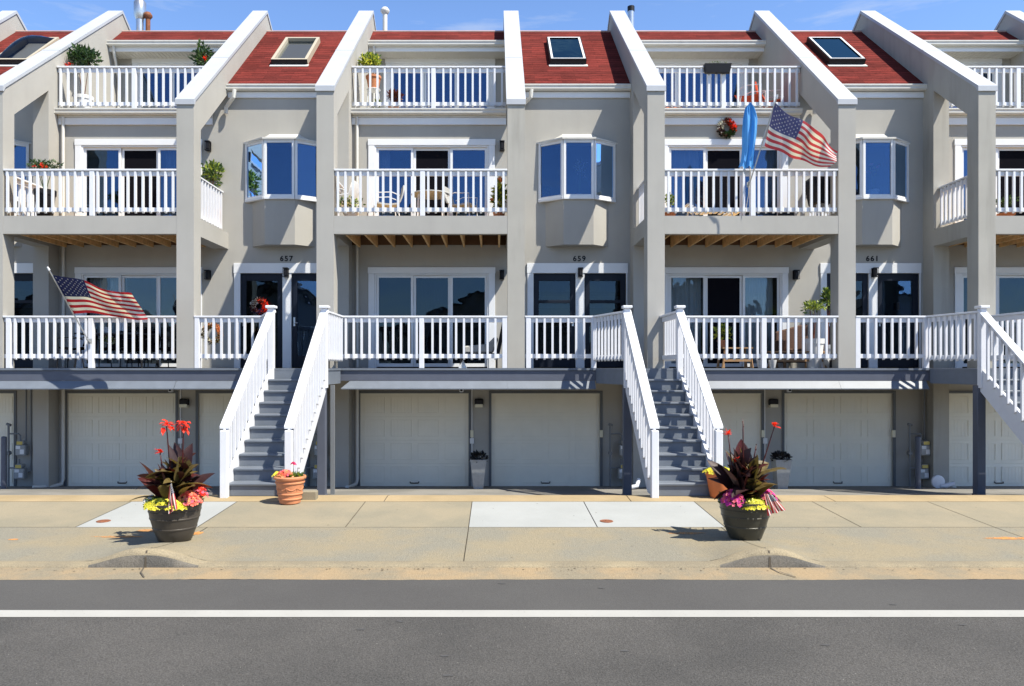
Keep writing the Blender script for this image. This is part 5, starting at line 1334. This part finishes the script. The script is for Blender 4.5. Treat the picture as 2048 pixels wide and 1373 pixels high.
def table(px, y, zf, r, h, label, fm, tm, rect=None):
    x = W(px, 600, y).x; P = empty('patio_table', (x, y, zf), label, 'table')
    mb = MB()
    if rect: mb.box(x - rect[0], x + rect[0], y - rect[1], y + rect[1], zf + h - .035, zf + h)
    else: mb.lathe((x, y, zf + h - .03), [(r, 0), (r + .008, .01), (r, .03), (.001, .03)], 28)
    mb.build('tabletop', tm, P, bevel=.004)
    q = rect or (r * .65, r * .65)
    for sx in (-1, 1):
        for sy in (-1, 1):
            mb = MB(); mb.tube([(x + sx * q[0] * .9, y + sy * q[1] * .85, zf + h - .036), (x + sx * q[0], y + sy * q[1] * .9, zf + .004)], .02, 6); mb.build('leg', fm, P)
    return P
X = lambda px, y: W(px, 0, y).x
chair(X(772, 16.0), 16.0, Z2, R(-75), 'white sling patio chair facing right on the middle balcony of 657', TRIM, CUSHION, group='white patio chairs')
chair(X(925, 16.0), 16.05, Z2, R(70), 'white sling patio chair facing left on the middle balcony of 657', TRIM, CUSHION, group='white patio chairs')
chair(X(678, 15.7), 15.7, Z2, R(-100), 'white patio chair at the left end of the 657 middle balcony', TRIM, TRIM, group='white patio chairs')
table(862, 16.25, Z2, .42, .72, 'round white table between the chairs on the 657 middle balcony', TRIM, CUSHION)
chair(X(1548, 17.6), 17.7, Z3, R(65), 'white framed chair with orange cushions on the top balcony of 659', TRIM, ORANGE, h=.95, group='orange cushioned chairs')
chair(X(1498, 17.6), 17.35, Z3, R(60), 'second orange cushioned chair, low behind the rail of the 659 top balcony', TRIM, ORANGE, h=.5, group='orange cushioned chairs')
# trough hooked on the top rail of 659
x0, x1 = X(1410, 16.7), X(1464, 16.7); y = 16.80; zt = W(0, 126, 16.7).z; zb = W(0, 144, 16.7).z
P = empty('window_box', ((x0 + x1) / 2, y, zb), 'black trough planter hooked on the top balcony rail of 659', 'planter')
mb = MB(); mb.v = [(x0+.03,y-.06,zb),(x1-.03,y-.06,zb),(x1-.03,y+.04,zb),(x0+.03,y+.04,zb),(x0,y-.09,zt),(x1,y-.09,zt),(x1,y+.07,zt),(x0,y+.07,zt)]
mb.f = [(0,3,2,1),(4,5,6,7),(0,1,5,4),(1,2,6,5),(2,3,7,6),(3,0,4,7)]; mb.m = [0]*6; mb.build('box', BLACK, P, bevel=.006)
mb = MB(); clump(mb, ((x0+x1)/2, y, zt + .02), (.22, .06, .03), 90, .035, .015, (0, 1), rng, shell=.1); mb.build('sprigs', [GREEN, LGREEN], P)
# rectangular terracotta trough behind the rail
xa, xb = X(1325, 17.2), X(1362, 17.2)
mb = MB(); mb.box(xa, xb, 17.05, 17.3, Z3 + .002, Z3 + .12); tag(mb.build('trough_pot', TERRA2, origin=((xa+xb)/2, 17.2, Z3), bevel=.01), 'low orange terracotta trough at the left end of the 659 top balcony', 'planter')
# covered grill
gx = X(1641, 15.8); gy = 15.8
P = empty('patio_grill', (gx, gy, Z2), 'black covered grill on white legs at the right end of the 659 middle balcony', 'grill')
mb = MB(); mb.prism([(gx - .16, Z2 + .38), (gx + .18, Z2 + .38), (gx + .24, Z2 + .52), (gx + .26, Z2 + .98), (gx - .02, Z2 + 1.10), (gx - .26, Z2 + .92), (gx - .24, Z2 + .75)], 'y', gy - .24, gy + .24); mb.build('cover', BLACK, P, bevel=.03)
for sx in (-.12, -.05, .14, .19):
    mb = MB(); mb.tube([(gx + sx, gy - .1, Z2 + .4), (gx + sx, gy - .1, Z2 + .004)], .014, 6); mb.build('leg', TRIM, P)
# low lounge on the 659 middle balcony
lx = X(1415, 15.7); mb = MB(); P = empty('lounge_chair', (lx, 15.7, Z2), 'low white reclining lounge on the middle balcony of 659, left of the blue banner', 'lounge chair')
pts = [(-.45, .34), (-.30, .24), (-.05, .22), (.20, .25), (.45, .18), (.62, .20)]
for k in range(14):
    t = k / 13 * 4.999; i = int(t); f_ = t - i; a = pts[i]; b = pts[i+1]; px_ = lx + a[0] + (b[0]-a[0])*f_; pz = Z2 + a[1] + (b[1]-a[1])*f_
    mb.box(px_ - .03, px_ + .03, 15.45, 15.95, pz - .012, pz + .012)
mb.build('slats', TRIM, P)
for sx in (-.35, .42):
    for sy in (15.47, 15.93):
        mb = MB(); mb.tube([(lx + sx, sy, Z2 + .24), (lx + sx * 1.1, sy, Z2 + .004)], .018, 6); mb.build('leg', TRIM, P)
mb = MB(); c = W(1570, 405, 15.9); mb.box(c.x - .13, c.x + .17, 15.8, 16.0, Z2 + .10, Z2 + .27)
tag(mb.build('tool_box', BLACK, origin=(c.x, 15.9, Z2), bevel=.03), 'small black box on the 659 middle balcony floor, left of the covered grill', 'box')
mb = MB(); mb.box(c.x - .2, c.x + .2, 15.75, 16.05, Z2 + .003, Z2 + .098); tag(mb.build('low_stool', TRIM, origin=(c.x, 15.9, Z2), bevel=.01), 'low white stool under the small black box on the 659 middle balcony', 'stool')
# leftmost porch dining set
table(235, 16.0, Z1, .5, .74, 'dark dining table on the porch of the leftmost house', BLACK, NAVY, rect=(.70, .42))
for k, (px, rot, wd) in enumerate(((150, R(-85), 'far left end'), (205, R(0), 'back left'), (262, R(0), 'back right'), (325, R(85), 'right end'))):
    chair(X(px, 16), 16.0 + (.55 if rot == 0 else 0), Z1, rot, 'black porch chair at the %s of the leftmost dark dining table' % wd, BLACK, BLIND, group='black dining chairs on the leftmost porch')
# 657 porch: reclined lounge with grey pillow, white sign wedge
lx = X(965, 15.8); P = empty('chaise_lounge', (lx, 15.8, Z1), 'dark chaise lounge with a pale cushion at the right end of the 657 porch', 'lounge chair')
mb = MB(); mb.box(lx - .5, lx + .35, 15.5, 16.1, Z1 + .26, Z1 + .31)
for sx in (-.45, .3):
    for sy in (15.53, 16.07): mb.tube([(lx + sx, sy, Z1 + .27), (lx + sx, sy, Z1 + .004)], .02, 6)
mb.build('frame', BLACK, P)
mb = MB(); mb.prism([(lx - .38, Z1 + .312), (lx + .22, Z1 + .315), (lx + .34, Z1 + .62), (lx + .26, Z1 + .66), (lx + .10, Z1 + .50), (lx - .38, Z1 + .46)], 'y', 15.52, 16.08); mb.build('cushion', CUSHION, P, bevel=.03)
mb = MB(); mb.prism([(lx + .28, Z1 + .30), (lx + .36, Z1 + .30), (lx + .50, Z1 + 1.0), (lx + .42, Z1 + 1.0)], 'y', 15.5, 16.1); mb.build('backrest', BLACK, P)
c = W(925, 728, 15.35); mb = MB(); mb.prism([(c.x - .09, Z1 + .003), (c.x + .09, Z1 + .003), (c.x + .01, Z1 + .17)], 'y', 15.35, 15.39)
tag(mb.build('door_wedge', TRIM, origin=(c.x, 15.35, Z1)), 'small white triangular stand on the 657 porch floor', 'stand')
# 659 porch: teak benches, wicker chair, white planters
for px, w_, h_, lab in ((1470, .32, .44, 'teak bench under the potted plant on the 659 porch'), (1590, .62, .36, 'long low teak coffee table at the right of the 659 porch')):
    x = X(px, 16.0); P = empty('teak_bench', (x, 16.0, Z1), lab, 'bench' if h_ > .4 else 'table')
    for k in range(4): mb = MB(); mb.box(x - w_, x + w_, 15.80 + .11 * k, 15.90 + .11 * k, Z1 + h_ - .025, Z1 + h_); mb.build('board', TEAK, P)
    mb = MB(); mb.box(x - w_ + .04, x + w_ - .04, 15.82, 15.85, Z1 + .14, Z1 + .19); mb.build('stretcher', TEAK, P)
    for sx in (-1, 1):
        for yy in (15.83, 16.2): mb = MB(); mb.seg((x + sx * (w_ - .04), yy, Z1 + .003), (x + sx * (w_ - .039), yy + .001, Z1 + .003), .04, 0, h_ - .026); mb.tube([(x + sx * (w_ - .06), yy, Z1 + h_ - .03), (x + sx * (w_ + .0), yy, Z1 + .004)], .02, 6); mb.build('leg', TEAK, P)
wx = X(1590, 16.45); P = empty('wicker_armchair', (wx, 16.45, Z1), 'brown wicker armchair with a slanted back on the 659 porch', 'chair')
mb = MB(); mb.prism([(wx - .36, Z1 + .12), (wx + .36, Z1 + .12), (wx + .36, Z1 + .98), (wx + .20, Z1 + .96), (wx - .36, Z1 + .80)], 'y', 16.62, 16.72); mb.build('backrest', WICKER, P, bevel=.02)
mb = MB(); mb.box(wx - .34, wx + .34, 16.15, 16.61, Z1 + .20, Z1 + .42); mb.build('seat', WICKER, P, bevel=.02)
for sx in (-1, 1):
    mb = MB(); mb.box(wx + sx * .35 - .04, wx + sx * .35 + .04, 16.14, 16.61, Z1 + .14, Z1 + .62); mb.build('arm', WICKER, P, bevel=.02)
    for yy in (16.18, 16.66): mb = MB(); mb.box(wx + sx * .33 - .025, wx + sx * .33 + .025, yy - .02, yy + .02, Z1 + .003, Z1 + .14); mb.build('leg', TEAK, P)
for px, lab in ((1521, 'left one of two small white pots under the wicker chair'), (1545, 'right one of two small white pots under the wicker chair')):
    x = X(px, 15.6); mb = MB(); mb.lathe((x, 15.6, Z1 + .003), [(.05, 0), (.055, .01), (.085, .17), (.075, .17), (.001, .15)], 20)
    tag(mb.build('white_pot', TRIM, origin=(x, 15.6, Z1), smooth=True), lab, 'pot')
x = X(1656, 15.9); mb = MB(); mb.prism([(x - .05, Z1 + .003), (x + .10, Z1 + .003), (x + .10, Z1 + .28), (x - .20, Z1 + .28)], 'y', 15.6, 15.9)
tag(mb.build('tapered_stand', TRIM, origin=(x, 15.75, Z1)), 'white tapered stand on the porch floor left of the column of 661', 'stand')
x = X(1668, 15.3); mb = MB(); mb.box(x - .05, x + .05, 15.28, 15.42, Z1 + .003, Z1 + .17)
tag(mb.build('bait_box', BLACK, origin=(x, 15.35, Z1), bevel=.01), 'small black box on the deck at the foot of the column of 661', 'box')
x = X(650, 15.2); mb = MB(); mb.box(-3.42, -3.30, YF - .16, YF - .05, Z1 + .003, Z1 + .15)
tag(mb.build('bait_box', BLACK, origin=(-3.36, YF - .1, Z1), bevel=.01), 'small dark box on the landing beside the 657 staircase rail', 'box')
